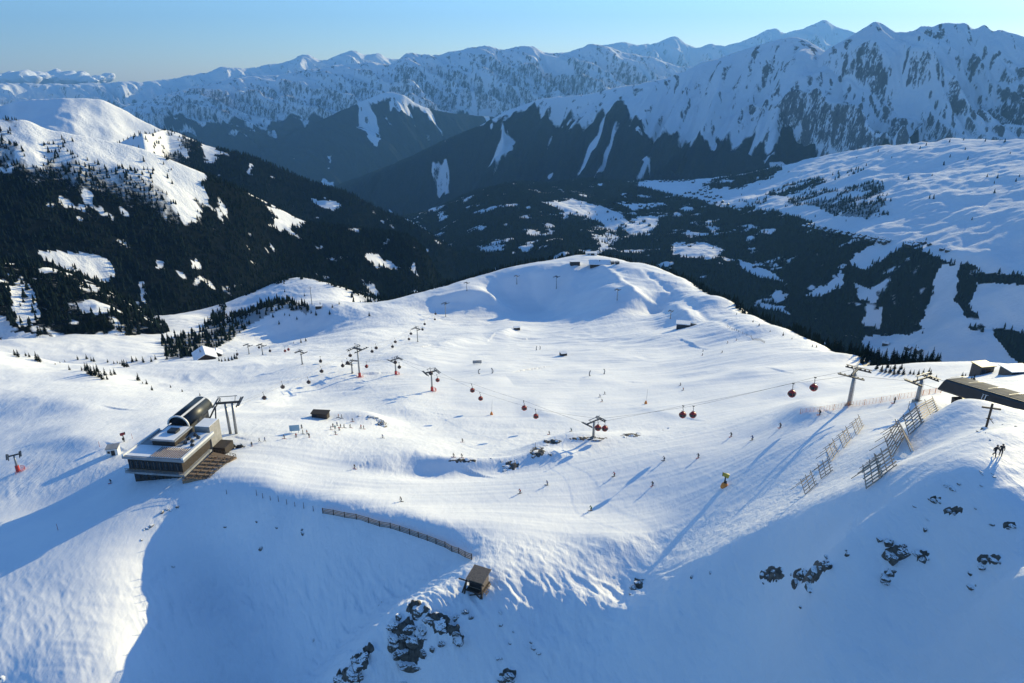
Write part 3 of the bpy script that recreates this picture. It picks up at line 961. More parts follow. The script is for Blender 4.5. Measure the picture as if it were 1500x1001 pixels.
def forest(name, P, h0, h1, rings, label):
    if len(P) == 0:
        return
    co, fa = tree_cloud(P, h0, h1, rings)
    me = mesh_np(name, co, fa, 3, False)
    me.materials.append(m_tree)
    o = bpy.data.objects.new(name, me)
    COL.objects.link(o)
    o['kind'] = 'stuff'
    o['label'] = label
    o['category'] = 'forest'
    print(name, len(P))


R3 = [(0.04, 0.55, 1.0), (0.3, 0.8, 0.72), (0.58, 1.0, 0.45)]
R2 = [(0.03, 0.7, 1.0), (0.4, 1.0, 0.62)]
PG = scatter(G, 5.0)
PH1 = scatter(H1, 5.0)
PH2 = scatter(H2, 5.2)
PH4 = scatter(H4, 10.0)
PVL = scatter(VL, 9.0)
# the nearest ones are taken out of the woods and become single trees (see below)
def split_near(P, h0, h1, n):
    d = np.hypot(P[:, 0], P[:, 1])
    ii = np.clip(((np.arctan2(P[:, 0], P[:, 1]) - G.az[0]) / (G.az[1] - G.az[0])).astype(int), 0, len(G.az) - 1)
    jj = np.clip(np.interp(d * 0.98, G.r, np.arange(len(G.r))).astype(int), 0, len(G.r) - 1)
    U_, V_ = proj(P[:, 0], P[:, 1], P[:, 2])
    vis = ((P[:, 2] + 7) / d > G.near[ii, jj]) & (U_ > 0) & (U_ < 1500)
    o = np.argsort(np.where(vis, d, 1e9))[:n]
    k = np.ones(len(P), bool)
    k[o] = False
    near = np.concatenate([P[o], (h0 + (h1 - h0) * rng.random(len(o)))[:, None]], 1)
    return P[k], near


PG, PG_near = split_near(PG, 5, 11, 150)
PH1, PH1_near = split_near(PH1, 5, 12, 40)
forest('forest', PG, 4, 11, R3, 'dark conifer wood along the edges of the snowy knoll')
forest('forest', PH1, 4, 12, R3, 'dense dark conifer wood on the spur at the left edge')
forest('forest', PH2, 5, 12, R2, 'dark conifer wood covering the long hillside under the white crest')
forest('forest', PH4, 8, 17, R2, 'blue-dark wood on the ridge behind the long hillside')
forest('forest', PVL, 8, 17, R2, 'dark wood filling the valley basin and dotting the white plateau')
# ------------------------------------------------------------------ building blocks for the objects
class MB:
    def __init__(s):
        s.v, s.f, s.m = [], [], []

    def add(s, vs, fs, m=0):
        o = len(s.v)
        s.v += [tuple(v) for v in vs]
        s.f += [tuple(i + o for i in f) for f in fs]
        s.m += [m] * len(fs)
        return s

    def hexa(s, p, m=0):
        """a block from its four lower and four upper corners"""
        return s.add(p, [(3, 2, 1, 0), (4, 5, 6, 7), (0, 1, 5, 4), (1, 2, 6, 5), (2, 3, 7, 6), (3, 0, 4, 7)], m)

    def box(s, x0, x1, y0, y1, z0, z1, m=0):
        return s.hexa([(x0, y0, z0), (x1, y0, z0), (x1, y1, z0), (x0, y1, z0), (x0, y0, z1), (x1, y0, z1), (x1, y1, z1), (x0, y1, z1)], m)

    def bar(s, a, b, w, h=None, m=0, taper=1.0, up=(0, 0, 1)):
        a, b = Vector(a), Vector(b)
        h = h or w
        d = (b - a).normalized()
        up = Vector(up)
        if abs(d.dot(up)) > 0.95:
            up = Vector((0, 1, 0))
        sx = d.cross(up).normalized()
        sy = sx.cross(d).normalized()
        P = []
        for c, k in ((a, 1.0), (b, taper)):
            for i, j in ((-1, -1), (1, -1), (1, 1), (-1, 1)):
                P.append(c + sx * (i * w * k / 2) + sy * (j * h * k / 2))
        return s.hexa(P, m)

    def tube(s, pts, r, n=8, m=0, cap=True):
        pts = [Vector(p) for p in pts]
        rs = r if isinstance(r, (list, tuple)) else [r] * len(pts)
        vs = []
        for i, p in enumerate(pts):
            d = (pts[min(i + 1, len(pts) - 1)] - pts[max(i - 1, 0)]).normalized()
            up = Vector((0, 0, 1)) if abs(d.z) < 0.95 else Vector((0, 1, 0))
            sx = d.cross(up).normalized()
            sy = sx.cross(d)
            for k in range(n):
                a = 2 * math.pi * k / n
                vs.append(p + (sx * math.cos(a) + sy * math.sin(a)) * rs[i])
        fs = []
        for i in range(len(pts) - 1):
            for k in range(n):
                fs.append((i * n + k, i * n + (k + 1) % n, (i + 1) * n + (k + 1) % n, (i + 1) * n + k))
        if cap:
            fs.append(tuple(range(n))[::-1])
            fs.append(tuple((len(pts) - 1) * n + k for k in range(n)))
        return s.add(vs, fs, m)

    def lathe(s, prof, n=16, m=0, c=(0, 0, 0)):
        vs, fs = [], []
        for r, z in prof:
            for k in range(n):
                a = 2 * math.pi * k / n
                vs.append((c[0] + r * math.cos(a), c[1] + r * math.sin(a), c[2] + z))
        for i in range(len(prof) - 1):
            for k in range(n):
                fs.append((i * n + k, i * n + (k + 1) % n, (i + 1) * n + (k + 1) % n, (i + 1) * n + k))
        fs.append(tuple(range(n))[::-1])
        fs.append(tuple((len(prof) - 1) * n + k for k in range(n)))
        return s.add(vs, fs, m)

    def build(s, name, mats, parent=None, smooth=False, bevel=0.0):
        me = bpy.data.meshes.new(name)
        me.from_pydata(s.v, [], s.f)
        for mm in (mats if isinstance(mats, (list, tuple)) else [mats]):
            me.materials.append(mm)
        me.polygons.foreach_set('material_index', s.m)
        me.polygons.foreach_set('use_smooth', [smooth] * len(s.f))
        me.update()
        o = bpy.data.objects.new(name, me)
        COL.objects.link(o)
        if parent is not None:
            o.parent = parent
        if bevel > 0:
            bv = o.modifiers.new('bevel', 'BEVEL')
            bv.width = bevel
            bv.segments = 1
        return o


def tag(o, label, cat, group=None):
    o['label'] = label
    o['category'] = cat
    if group:
        o['group'] = group
    return o


def thing(name, label, cat, loc, rz=0.0, group=None, tilt=None):
    o = bpy.data.objects.new(name, None)
    COL.objects.link(o)
    o.empty_display_size = 0.5
    o.location = loc
    o.rotation_euler = (tilt[0] if tilt else 0, tilt[1] if tilt else 0, rz)
    return tag(o, label, cat, group)


def dup(root, loc, rz=None, label=None, group=None, scale=None):
    """a copy of a thing with its parts and their sub-parts"""
    r = root.copy()
    COL.objects.link(r)
    r.location = loc
    if rz is not None:
        r.rotation_euler[2] = rz
    if scale is not None:
        r.scale = (scale,) * 3
    if label:
        r['label'] = label
    if group:
        r['group'] = group
    for ch in list(root.children):
        c = ch.copy()
        COL.objects.link(c)
        c.parent = r
        for g in ch.children:
            d = g.copy()
            COL.objects.link(d)
            d.parent = c
    return r


def on_snow(u, v, sink=0.0):
    p = None
    while p is None:
        p = G.hit(u, v)
        v += 1.0
    return Vector((p.x, p.y, p.z - sink))


def px_at(p):
    """metres that one photo point spans at a place"""
    c, s_ = math.cos(PITCH), math.sin(PITCH)
    return (p.y * c - p.z * s_) / F


def up_to(u, v, base):
    """height over a base point that reaches the photo row v"""
    az, t = ray(u, v)
    return -float(t) * math.hypot(base.x, base.y) - base.z


def heading(a, b):
    return math.atan2(b.y - a.y, b.x - a.x)


m_steel = mat("galvanised_steel", (0.30, 0.31, 0.32), 0.45, 0.6, 0.2, 2.0)
m_dsteel = mat("dark_steel", (0.055, 0.058, 0.062), 0.5, 0.3, 0.3, 2.0)
m_concrete = mat("concrete", (0.34, 0.33, 0.31), 0.9, var=0.18, scale=0.8, bump=0.02)
m_wood = mat("grey_weathered_wood", (0.24, 0.19, 0.145), 0.85, var=0.4, scale=3.0, bump=0.01)
m_dwood = mat("dark_stained_wood", (0.042, 0.032, 0.026), 0.8, var=0.4, scale=2.5, bump=0.01)
m_lwood = mat("bare_larch_wood", (0.27, 0.19, 0.125), 0.8, var=0.35, scale=3.0, bump=0.01)
m_glass = mat("dark_glass", (0.02, 0.025, 0.03), 0.08)
m_sheet = mat("dark_sheet_roof", (0.014, 0.021, 0.030), 0.45, 0.1, 0.25, 0.6)
m_white = mat("white_paint", (0.78, 0.78, 0.76), 0.5, var=0.06, scale=1.0)
m_grey = mat("light_grey_roof", (0.30, 0.31, 0.32), 0.7, var=0.2, scale=0.5)
m_red = mat("red_paint", (0.42, 0.035, 0.025), 0.35, var=0.15, scale=1.5)
m_pad = mat("red_foam_pad", (0.55, 0.06, 0.05), 0.8, var=0.2, scale=1.5)
m_orange = mat("orange_paint", (0.75, 0.26, 0.05), 0.7, var=0.15, scale=1.5)
m_net = mat("faded_orange_netting", (0.80, 0.36, 0.20), 0.8, var=0.2, scale=1.0)
m_yellow = mat("yellow_paint", (0.62, 0.45, 0.05), 0.5, var=0.2, scale=1.5)
m_black = mat("black_rubber", (0.018, 0.018, 0.02), 0.7, var=0.3, scale=3.0)
m_blue = mat("blue_board", (0.25, 0.42, 0.55), 0.5, var=0.15, scale=2.0)
m_cable = mat("steel_rope", (0.16, 0.16, 0.17), 0.5, 0.5, 0.2, 1.0)


def rock_material():
    m = mat("bare_rock", rough=0.9)
    nt = m.node_tree
    b = nt.nodes['Principled BSDF']
    ge = N(nt, 'ShaderNodeNewGeometry')
    pos = ge.outputs['Position']
    n = noise(nt, pos, 1.3, 8, 0.65)
    rock = ramp(nt, n, 0.3, 0.7, (0.03, 0.028, 0.026), (0.19, 0.165, 0.135))
    sep = N(nt, 'ShaderNodeSeparateXYZ')
    nt.links.new(ge.outputs['Normal'], sep.inputs[0])
    k = N(nt, 'ShaderNodeMapRange')
    k.inputs[1].default_value, k.inputs[2].default_value = 0.62, 0.78
    nt.links.new(math_n(nt, 'ADD', sep.outputs[2], math_n(nt, 'MULTIPLY', math_n(nt, 'SUBTRACT', noise(nt, pos, 2.5, 5), 0.5), 0.5)), k.inputs[0])
    nt.links.new(mixc(nt, k.outputs[0], rock, SNOW_B), b.inputs['Base Color'])
    bp = N(nt, 'ShaderNodeBump')
    bp.inputs['Distance'].default_value = 0.12
    nt.links.new(n, bp.inputs['Height'])
    nt.links.new(bp.outputs[0], b.inputs['Normal'])
    return m


m_rock = rock_material()


def snowy_roof_material():
    m = mat("snow_on_roof", (0.86, 0.88, 0.9), 0.6, var=0.05, scale=0.6, bump=0.05)
    return m


m_rsnow = snowy_roof_material()
# ------------------------------------------------------------------ cable lifts
WHEEL = []


def wheel(c, r, parent):
    if not WHEEL:
        o = MB().tube([(0, -0.5, 0), (0, 0.5, 0)], 1.0, 12).build('sheave', m_black, parent)
        WHEEL.append(o.data)
    else:
        o = bpy.data.objects.new('sheave', WHEEL[0])
        COL.objects.link(o)
        o.parent = parent
    o.location = c
    o.scale = (r, 0.25, r)


def lift_tower(name, label, base, h, rz, arm=6.0, red=False, group=None, mast=0.55, cat='lift tower', frame=True):
    """single tapered mast, cross arm with two sheave trains, service gantry on top"""
    t = thing(name, label, cat, base, rz, group)
    k = h / 13.0
    MB().tube([(0, 0, -1.0), (0, 0, h * 0.5), (0, 0, h - 0.6)], [mast, mast * 0.85, mast * 0.62], 10).build('mast', m_steel, t, True)
    MB().box(-mast * 1.5, mast * 1.5, -mast * 1.5, mast * 1.5, -1.0, 0.35).build('footing', m_concrete, t, bevel=0.05)
    MB().bar((0, -arm / 2, h - 0.3), (0, arm / 2, h - 0.3), 0.5 * k + 0.1, 0.6 * k + 0.1, m=0).build('cross_arm', m_dsteel, t)
    for sgn in (-1, 1):
        b = MB()
        L = 3.4 * k + 0.6
        y = sgn * arm / 2
        b.bar((-L, y, h - 0.75), (L, y, h - 0.75), 0.22, 0.32)
        b.bar((-L, y + sgn * 0.8 * k, h - 0.35), (L, y + sgn * 0.8 * k, h - 0.35), 0.55, 0.06)
        sh = b.build('sheave_train', m_dsteel, t)
        for i in range(6):
            x = -L + (i + 0.5) * 2 * L / 6
            wheel((x, y, h - 0.5), 0.24 * k + 0.06, sh)
    if frame:
        b = MB()
        for sgn in (-1, 1):
            y = sgn * arm * 0.28
            b.bar((0, y, h - 0.1), (0, y * 1.18, h + 1.7 * k), 0.17, 0.17)
        b.bar((0, -arm * 0.42, h + 1.75 * k), (0, arm * 0.42, h + 1.75 * k), 0.2, 0.22)
        b.build('service_gantry', m_steel, t)
    lb = MB()
    for sx in (-0.2, 0.2):
        lb.bar((-mast - 0.12, sx, 0.8), (-mast * 0.7 - 0.12, sx, h - 0.6), 0.05)
    for i in range(int(h / 0.6)):
        z = 1.0 + i * 0.6
        if z < h - 0.7:
            f = z / h
            lb.bar((-mast * (1 - 0.3 * f) - 0.12, -0.2, z), (-mast * (1 - 0.3 * f) - 0.12, 0.2, z), 0.04)
    lb.build('ladder', m_steel, t)
    if red:
        MB().tube([(0, 0, -0.3), (0, 0, 2.4)], [mast * 1.7, mast * 1.6], 12).build('safety_pad', m_pad, t)
        nt_ = MB()
        for a in range(5):
            q = a / 4 * math.pi + 0.4
            nt_.bar((2.2 * math.cos(q), -2.2 * math.sin(q), -0.2), (2.2 * math.cos(q), -2.2 * math.sin(q), 1.3), 0.08)
            if a < 4:
                q2 = (a + 1) / 4 * math.pi + 0.4
                for z in (0.25, 0.6, 0.95, 1.25):
                    nt_.bar((2.2 * math.cos(q), -2.2 * math.sin(q), z), (2.2 * math.cos(q2), -2.2 * math.sin(q2), z), 0.12, 0.05)
        nt_.build('safety_net', m_pad, t)
    return t


def sphere(n, m, rx, rz, c=(0, 0, 0), a0=0.0, a1=math.pi):
    prof = []
    for i in range(m + 1):
        a = a0 + (a1 - a0) * i / m
        prof.append((max(0.001, rx * math.sin(a)), c[2] - rz * math.cos(a)))
    return prof


def gondola_proto(label, paint, pane):
    """round cabin: red shell, dark window belt, door seam, hanger arm with grip, ski rack"""
    t = thing('gondola_cabin', label, 'gondola', (0, 0, 0))
    b = MB()
    R, H = 1.06, 1.1
    b.lathe(sphere(20, 5, R, H, (0, 0, -3.2), 0.0, 1.22), 20)
    b.lathe(sphere(20, 5, R, H, (0, 0, -3.2), 2.05, math.pi), 20)
    for k in range(4):
        a = k * math.pi / 2 + 0.4
        P = []
        for i in range(7):
            q = 1.2 + (2.1 - 1.2) * i / 6
            P.append((1.0 * (R + 0.005) * math.sin(q) * math.cos(a), (R + 0.005) * math.sin(q) * math.sin(a), -3.2 - H * math.cos(q)))
        b.tube(P, 0.10, 6)
    b.build('shell', paint, t, True)
    w = MB().lathe(sphere(20, 5, R * 0.975, H * 0.975, (0, 0, -3.2), 1.18, 2.1), 20)
    w.build('window', pane, t, True)
    d = MB()
    for s_ in (-0.45, 0.45):
        d.bar((s_, -R * 0.90, -4.15), (s_, -R * 0.90, -2.4), 0.05, 0.08)
    d.bar((0, -R * 1.0, -4.1), (0, -R * 1.0, -2.4), 0.05, 0.05)
    d.build('door', m_dsteel, t)
    h = MB()
    h.tube([(0, 0, -2.0), (0, 0, -1.3), (0, 0.35, -0.6), (0, 0.3, 0.0)], 0.09, 6)
    h.bar((-0.5, 0, -1.95), (0.5, 0, -1.95), 0.16, 0.1)
    hg = h.build('hanger', m_dsteel, t)
    MB().bar((-0.35, 0.3, 0.0), (0.35, 0.3, 0.0), 0.16, 0.24).build('grip', m_dsteel, hg)
    r = MB()
    r.bar((-0.6, R * 0.98, -3.5), (0.6, R * 0.98, -3.5), 0.14, 0.1)
    r.bar((-0.6, R * 0.98, -2.9), (0.6, R * 0.98, -2.9), 0.14, 0.1)
    r.build('ski_rack', m_dsteel, t)
    return t


def lane(towers, off):
    """plan line of one rope beside the tower bases"""
    P = [Vector((b.x, b.y, 0)) for b in towers]
    out = []
    for i, p in enumerate(P):
        d = (P[min(i + 1, len(P) - 1)] - P[max(i - 1, 0)]).normalized()
        out.append(p + Vector((d.y, -d.x, 0)) * off)
    return out


def on_lane(L, u, v):
    """point of the rope curtain seen at a photo point"""
    az, t = ray(u, v)
    s_, c_ = math.sin(az), math.cos(az)
    for a, b in zip(L[:-1], L[1:]):
        # a + k (b-a) = r (s,c)
        ex, ey = b.x - a.x, b.y - a.y
        det = ex * (-c_) + ey * s_
        if abs(det) < 1e-9:
            continue
        k = (-a.x * (-c_) - a.y * s_) / det
        if -0.02 <= k <= 1.02:
            x, y = a.x + k * ex, a.y + k * ey
            r = math.hypot(x, y)
            return Vector((x, y, -float(t) * r))
    return None


# right-hand gondola line: from the dark-roofed station down over the piste and away to the left
B = {}
for k, (u, v) in dict(a=(1343, 588), b=(1243, 594), c=(869, 641), d=(633, 573), e=(580, 549), f=(516, 547), g=(452, 548)).items():
    B[k] = on_snow(u, v)
TH = dict(a=up_to(1343, 552, B['a']), b=up_to(1240, 541, B['b']), c=up_to(868, 616, B['c']), d=up_to(632, 544, B['d']), e=up_to(579, 526, B['e']), f=up_to(516, 530, B['f']))
R_BASE = [Vector((112, 128, 0)), B['a'], B['b'], B['c'], B['d'], B['e'], B['f'], Vector((B['f'].x - 90, B['f'].y + 30, 0))]
for k, lab, red in (('a', 'grey gondola pylon just in front of the dark-roofed station', False), ('b', 'tall grey gondola pylon standing behind the orange net on the ridge', False),
                    ('c', 'gondola pylon standing behind the rocky hump above the piste', False), ('d', 'gondola pylon with a red pad at its foot, nearest the slalom arches', True),
                    ('e', 'shorter gondola pylon with a red foot between two other pylons', True), ('f', 'small thin gondola pylon at the left end of the red-cabin line', False)):
    i = 'abcdef'.index(k) + 1
    lift_tower('lift_tower', lab, B[k], max(6.0, TH[k]), heading(R_BASE[i - 1], R_BASE[i + 1]), 6.4 if k in 'abc' else 6.0, red, 'gondola pylons', 0.55 if k in 'ab' else 0.45)

# left-hand line: from the restaurant station up to the knoll
Lb = {}
for k, (u, v) in dict(a=(310, 641), b=(443, 534), c=(527, 552), d=(612, 501), e=(653, 464), f=(684, 426), g=(757, 416)).items():
    Lb[k] = on_snow(u, v)
for k, (u, v, vt, lab, red, arm) in dict(b=(443, 534, 515, 'small lift pylon on the slope beyond the rounded snow hump', False, 5), c=(527, 552, 510, 'tallest slim lift pylon, with a red pad round its foot', True, 5.6),
                                         d=(612, 501, 481, 'lift pylon in mid plateau with a long thin shadow', False, 6), e=(653, 464, 444, 'dark slim lift pylon below the snow road of the knoll', False, 4),
                                         f=(684, 426, 414, 'short lift pylon by the snow bank left of the knoll', False, 4), g=(757, 416, 404, 'lift pylon on the rounded shoulder of the knoll', False, 4),
                                         h=(815, 423, 405, 'dark lift pylon in the shaded face of the knoll', False, 4), i=(904, 440, 424, 'dark lift pylon on the banded right side of the knoll', False, 3.5),
                                         j=(982, 467, 455, 'lift pylon beside the white mound of the small station', False, 3), k=(385, 520, 505, 'pylon on the far left piste edge, right one of the two', False, 5), l=(365, 519, 505, 'pylon on the far left piste edge, left one of the two', False, 5),
                                         m=(27, 691, 664, 'dark lift pylon with red padded foot on the shaded left slope', True, 3.2)).items():
    b = on_snow(u, v)
    lift_tower('lift_tower', lab, b, max(5.0, up_to(u, vt, b)), 1.0 if k != 'm' else 2.2, arm, red, 'slim lift pylons', 0.4 if k != 'c' else 0.5, frame=k in 'bcd')
_c = on_snow(233, 704)
_c = Matrix.Translation(_c) @ Matrix.Rotation(math.radians(-7), 4, 'Z') @ Vector((5.2, 36.5, 0))
Lb['a'] = Vector((_c.x, _c.y, G.h(_c.x, _c.y)))
print('TWIN', proj(_c.x, _c.y, Lb['a'].z))
L_BASE = [Lb['a'], on_snow(386, 592), on_snow(452, 575), on_snow(512, 535), on_snow(548, 524), on_snow(580, 511), Lb['d'], on_snow(640, 480), Lb['e'], Lb['f'], Lb['g']]

m_backlit_red = mat('backlit_red_paint', (0.05, 0.014, 0.014), 0.4, var=0.2, scale=1.5)  # red cabin paint darkened to imitate shells seen against the light
# cabins
gp = gondola_proto('red gondola cabin nearest the grey pylon behind the orange net', m_red, m_glass)
gd = gondola_proto('x', m_backlit_red, m_glass)
LA, LBn = lane(R_BASE, 3.0), lane(R_BASE, -3.0)
LL, LR = lane(L_BASE, -3.0), lane(L_BASE, 3.0)
first = {}
HANG = 3.2
cabins = [
    (LA, 1192, 568, 'red gondola cabin nearest the grey pylon behind the orange net'), (LBn, 1160, 577, 'red gondola cabin second from the pylon behind the orange net'),
    (LA, 1015, 608, 'red gondola cabin midway along the rope, right one of a close pair'), (LBn, 1000, 608, 'red gondola cabin midway along the rope, left one of a close pair'),
    (LA, 886, 628, 'red gondola cabin just right of the pylon behind the rocky hump'), (LBn, 876, 627, 'red gondola cabin touching the pylon behind the rocky hump'),
    (LA, 785, 610, 'dark red cabin lower one of two above the small snow hollow'), (LBn, 768, 598, 'dark red cabin upper one of two above the small snow hollow'),
    (LA, 704, 584, 'dark red cabin lower one of two right of the red-footed pylon'), (LBn, 692, 572, 'dark red cabin upper one of two right of the red-footed pylon'),
    (LA, 641, 557, 'dark red cabin hanging just right of the nearest red-footed pylon'), (LBn, 631, 547, 'dark cabin in front of the nearest red-footed pylon head'),
    (LA, 585, 538, 'dark cabin under the arm of the shorter red-footed pylon'), (LBn, 579, 531, 'dark cabin in front of the shorter pylon mast'),
    (LA, 537, 537, 'small bright red cabin beside the tallest slim pylon'), (LBn, 509, 532, 'tiny dark cabin near the small thin pylon'), (LA, 502, 536, 'tiny dark cabin at the far end of the rope'),
    (LL, 387, 583, 'dark cabin nearest the restaurant station, over the shaded gully'), (LL, 414, 567, 'dark cabin second from the restaurant station, over the shaded gully'),
    (LL, 452, 560, 'dark cabin third from the restaurant station, above the gully rim'), (LL, 471, 544, 'dark cabin fourth from the restaurant station, on the plateau edge'),
    (LR, 513, 521, 'tiny dark cabin left of the tallest slim pylon'), (LL, 545, 515, 'tiny dark cabin on the mid plateau rope, first of a pair by a shadow'), (LR, 551, 510, 'tiny dark cabin on the mid plateau rope, second of a pair by a shadow'),
    (LL, 575, 508, 'tiny dark cabin left of the mid plateau pylon, lower of two'), (LR, 579, 501, 'tiny dark cabin left of the mid plateau pylon, upper of two'), (LL, 599, 497, 'tiny dark cabin close left of the mid plateau pylon, lower'),
    (LR, 602, 489, 'tiny dark cabin close left of the mid plateau pylon, upper'), (LL, 619, 483, 'tiny dark cabin close right of the mid plateau pylon, lower'), (LR, 622, 475, 'tiny dark cabin close right of the mid plateau pylon, upper'),
    (LL, 637, 468, 'tiny dark cabin left of the dark slim pylon, lower'), (LR, 638, 460, 'tiny dark cabin left of the dark slim pylon, upper'),
]
hooks = {id(LA): [], id(LBn): [], id(LL): [], id(LR): []}
for L, u, v, lab in cabins:
    p = on_lane(L, u, v)
    if p is None:
        print('no lane', u, v)
        continue
    p.z += HANG
    i = min(range(len(L) - 1), key=lambda q: (L[q] - Vector((p.x, p.y, 0))).length + (L[q + 1] - Vector((p.x, p.y, 0))).length - (L[q + 1] - L[q]).length)
    rz = heading(L[i], L[i + 1])
    q = gd if 'dark' in lab and 'dark red' not in lab else gp
    if q.name not in first:
        q.location, q.rotation_euler[2] = p, rz
        q['group'] = 'gondola cabins'
        q['label'] = lab
        first[q.name] = 1
    else:
        dup(q, p, rz, lab, 'gondola cabins')
    hooks[id(L)].append(p)
for u, v, lab in ((418, 514, 'tiny red cabin on the far left slope, left of a close pair'), (423, 512, 'tiny red cabin on the far left slope, right of a close pair'), (396, 514, 'tiny dark cabin on the far left slope'), (380, 509, 'tiny dark cabin by the pair of far left pylons'),
                  (348, 519, 'tiny dark cabin leaving the far left pylons'), (470, 529, 'tiny dark cabin over the far slope above the rounded hump')):
    b = on_snow(u, v + 4)
    dup(gd if 'dark' in lab else gp, Vector((b.x, b.y, b.z + 4 * px_at(b) + HANG)), 0.4, lab, 'gondola cabins')


def cable(pts, label):
    P = []
    for a, b in zip(pts[:-1], pts[1:]):
        d = (b - a).length
        for i in range(8):
            t = i / 8
            q = a.lerp(b, t)
            q.z -= 4 * t * (1 - t) * d * 0.006
            P.append(q)
    P.append(pts[-1])
    o = MB().tube(P, 0.035, 5).build('lift_cable', m_cable)
    tag(o, label, 'cable')


def tops(keys, off, L):
    out = []
    for i, k in enumerate(keys):
        b = B[k]
        j = 'abcdef'.index(k) + 1
        out.append(Vector((L[j].x, L[j].y, b.z + max(6.0, TH[k]) - 0.3)))
    return out


for L, nm in ((LA, 'near'), (LBn, 'far')):
    T = tops('abcdef', 0, L)
    Pn = [Vector((L[0].x, L[0].y, -66.0))] + T
    # the rope passes the grips of the cabins between two pylons
    full = []
    for a, b in zip(Pn[:-1], Pn[1:]):
        full.append(a)
        mid = [h for h in hooks[id(L)] if 0.1 < (h - a).dot(b - a) / (b - a).length_squared < 0.9]
        mid.sort(key=lambda h: (h - a).length)
        full += mid
    full.append(Pn[-1])
    cable(full, 'thin steel rope of the red-cabin gondola, ' + ('side nearer the piste' if nm == 'near' else 'side farther from the piste'))
for L, nm in ((LL, 'left'), (LR, 'right')):
    hk = sorted(hooks[id(L)], key=lambda h: h.y)
    st = Vector((L[0].x, L[0].y, Lb['a'].z + 11))
    cable([st] + [h for h in hk if h.y > st.y + 10], 'thin steel rope climbing from the restaurant station, ' + ('lower strand' if nm == 'left' else 'upper strand'))


# twin-mast tower by the restaurant station
def twin_tower():
    b = Lb['a']
    h = 13.2
    t = thing('lift_tower', 'pale twin-mast pylon standing right behind the restaurant station', 'lift tower', b, math.radians(-80), 'gondola pylons')
    for y in (-0.9, 1.1):
        MB().tube([(0, y * 1.0, -1), (0, y * 1.2, h - 0.8)], [0.55, 0.42], 12).build('mast', m_steel, t, True)
    MB().bar((0, -4.2, h - 0.5), (0, 4.2, h - 0.5), 0.6, 0.7).build('cross_arm', m_dsteel, t)
    for y in (-3.6, 3.6):
        q = MB()
        q.bar((-4.5, y, h - 0.9), (4.5, y, h - 0.4), 0.3, 0.35)
        q.bar((-4.5, y * 1.2, h - 0.6), (4.5, y * 1.2, h - 0.1), 0.6, 0.06)
        sh = q.build('sheave_train', m_dsteel, t)
        for i in range(8):
            x = -4.2 + i * 1.2
            wheel((x, y, h - 0.55 + 0.05 * x), 0.3, sh)
    g = MB()
    for y in (-2.4, 2.4):
        g.bar((0, y, h - 0.2), (0, y * 1.15, h + 1.9), 0.2)
    g.bar((0, -3.4, h + 1.95), (0, 3.4, h + 1.95), 0.22)
    g.build('service_gantry', m_steel, t)


twin_tower()
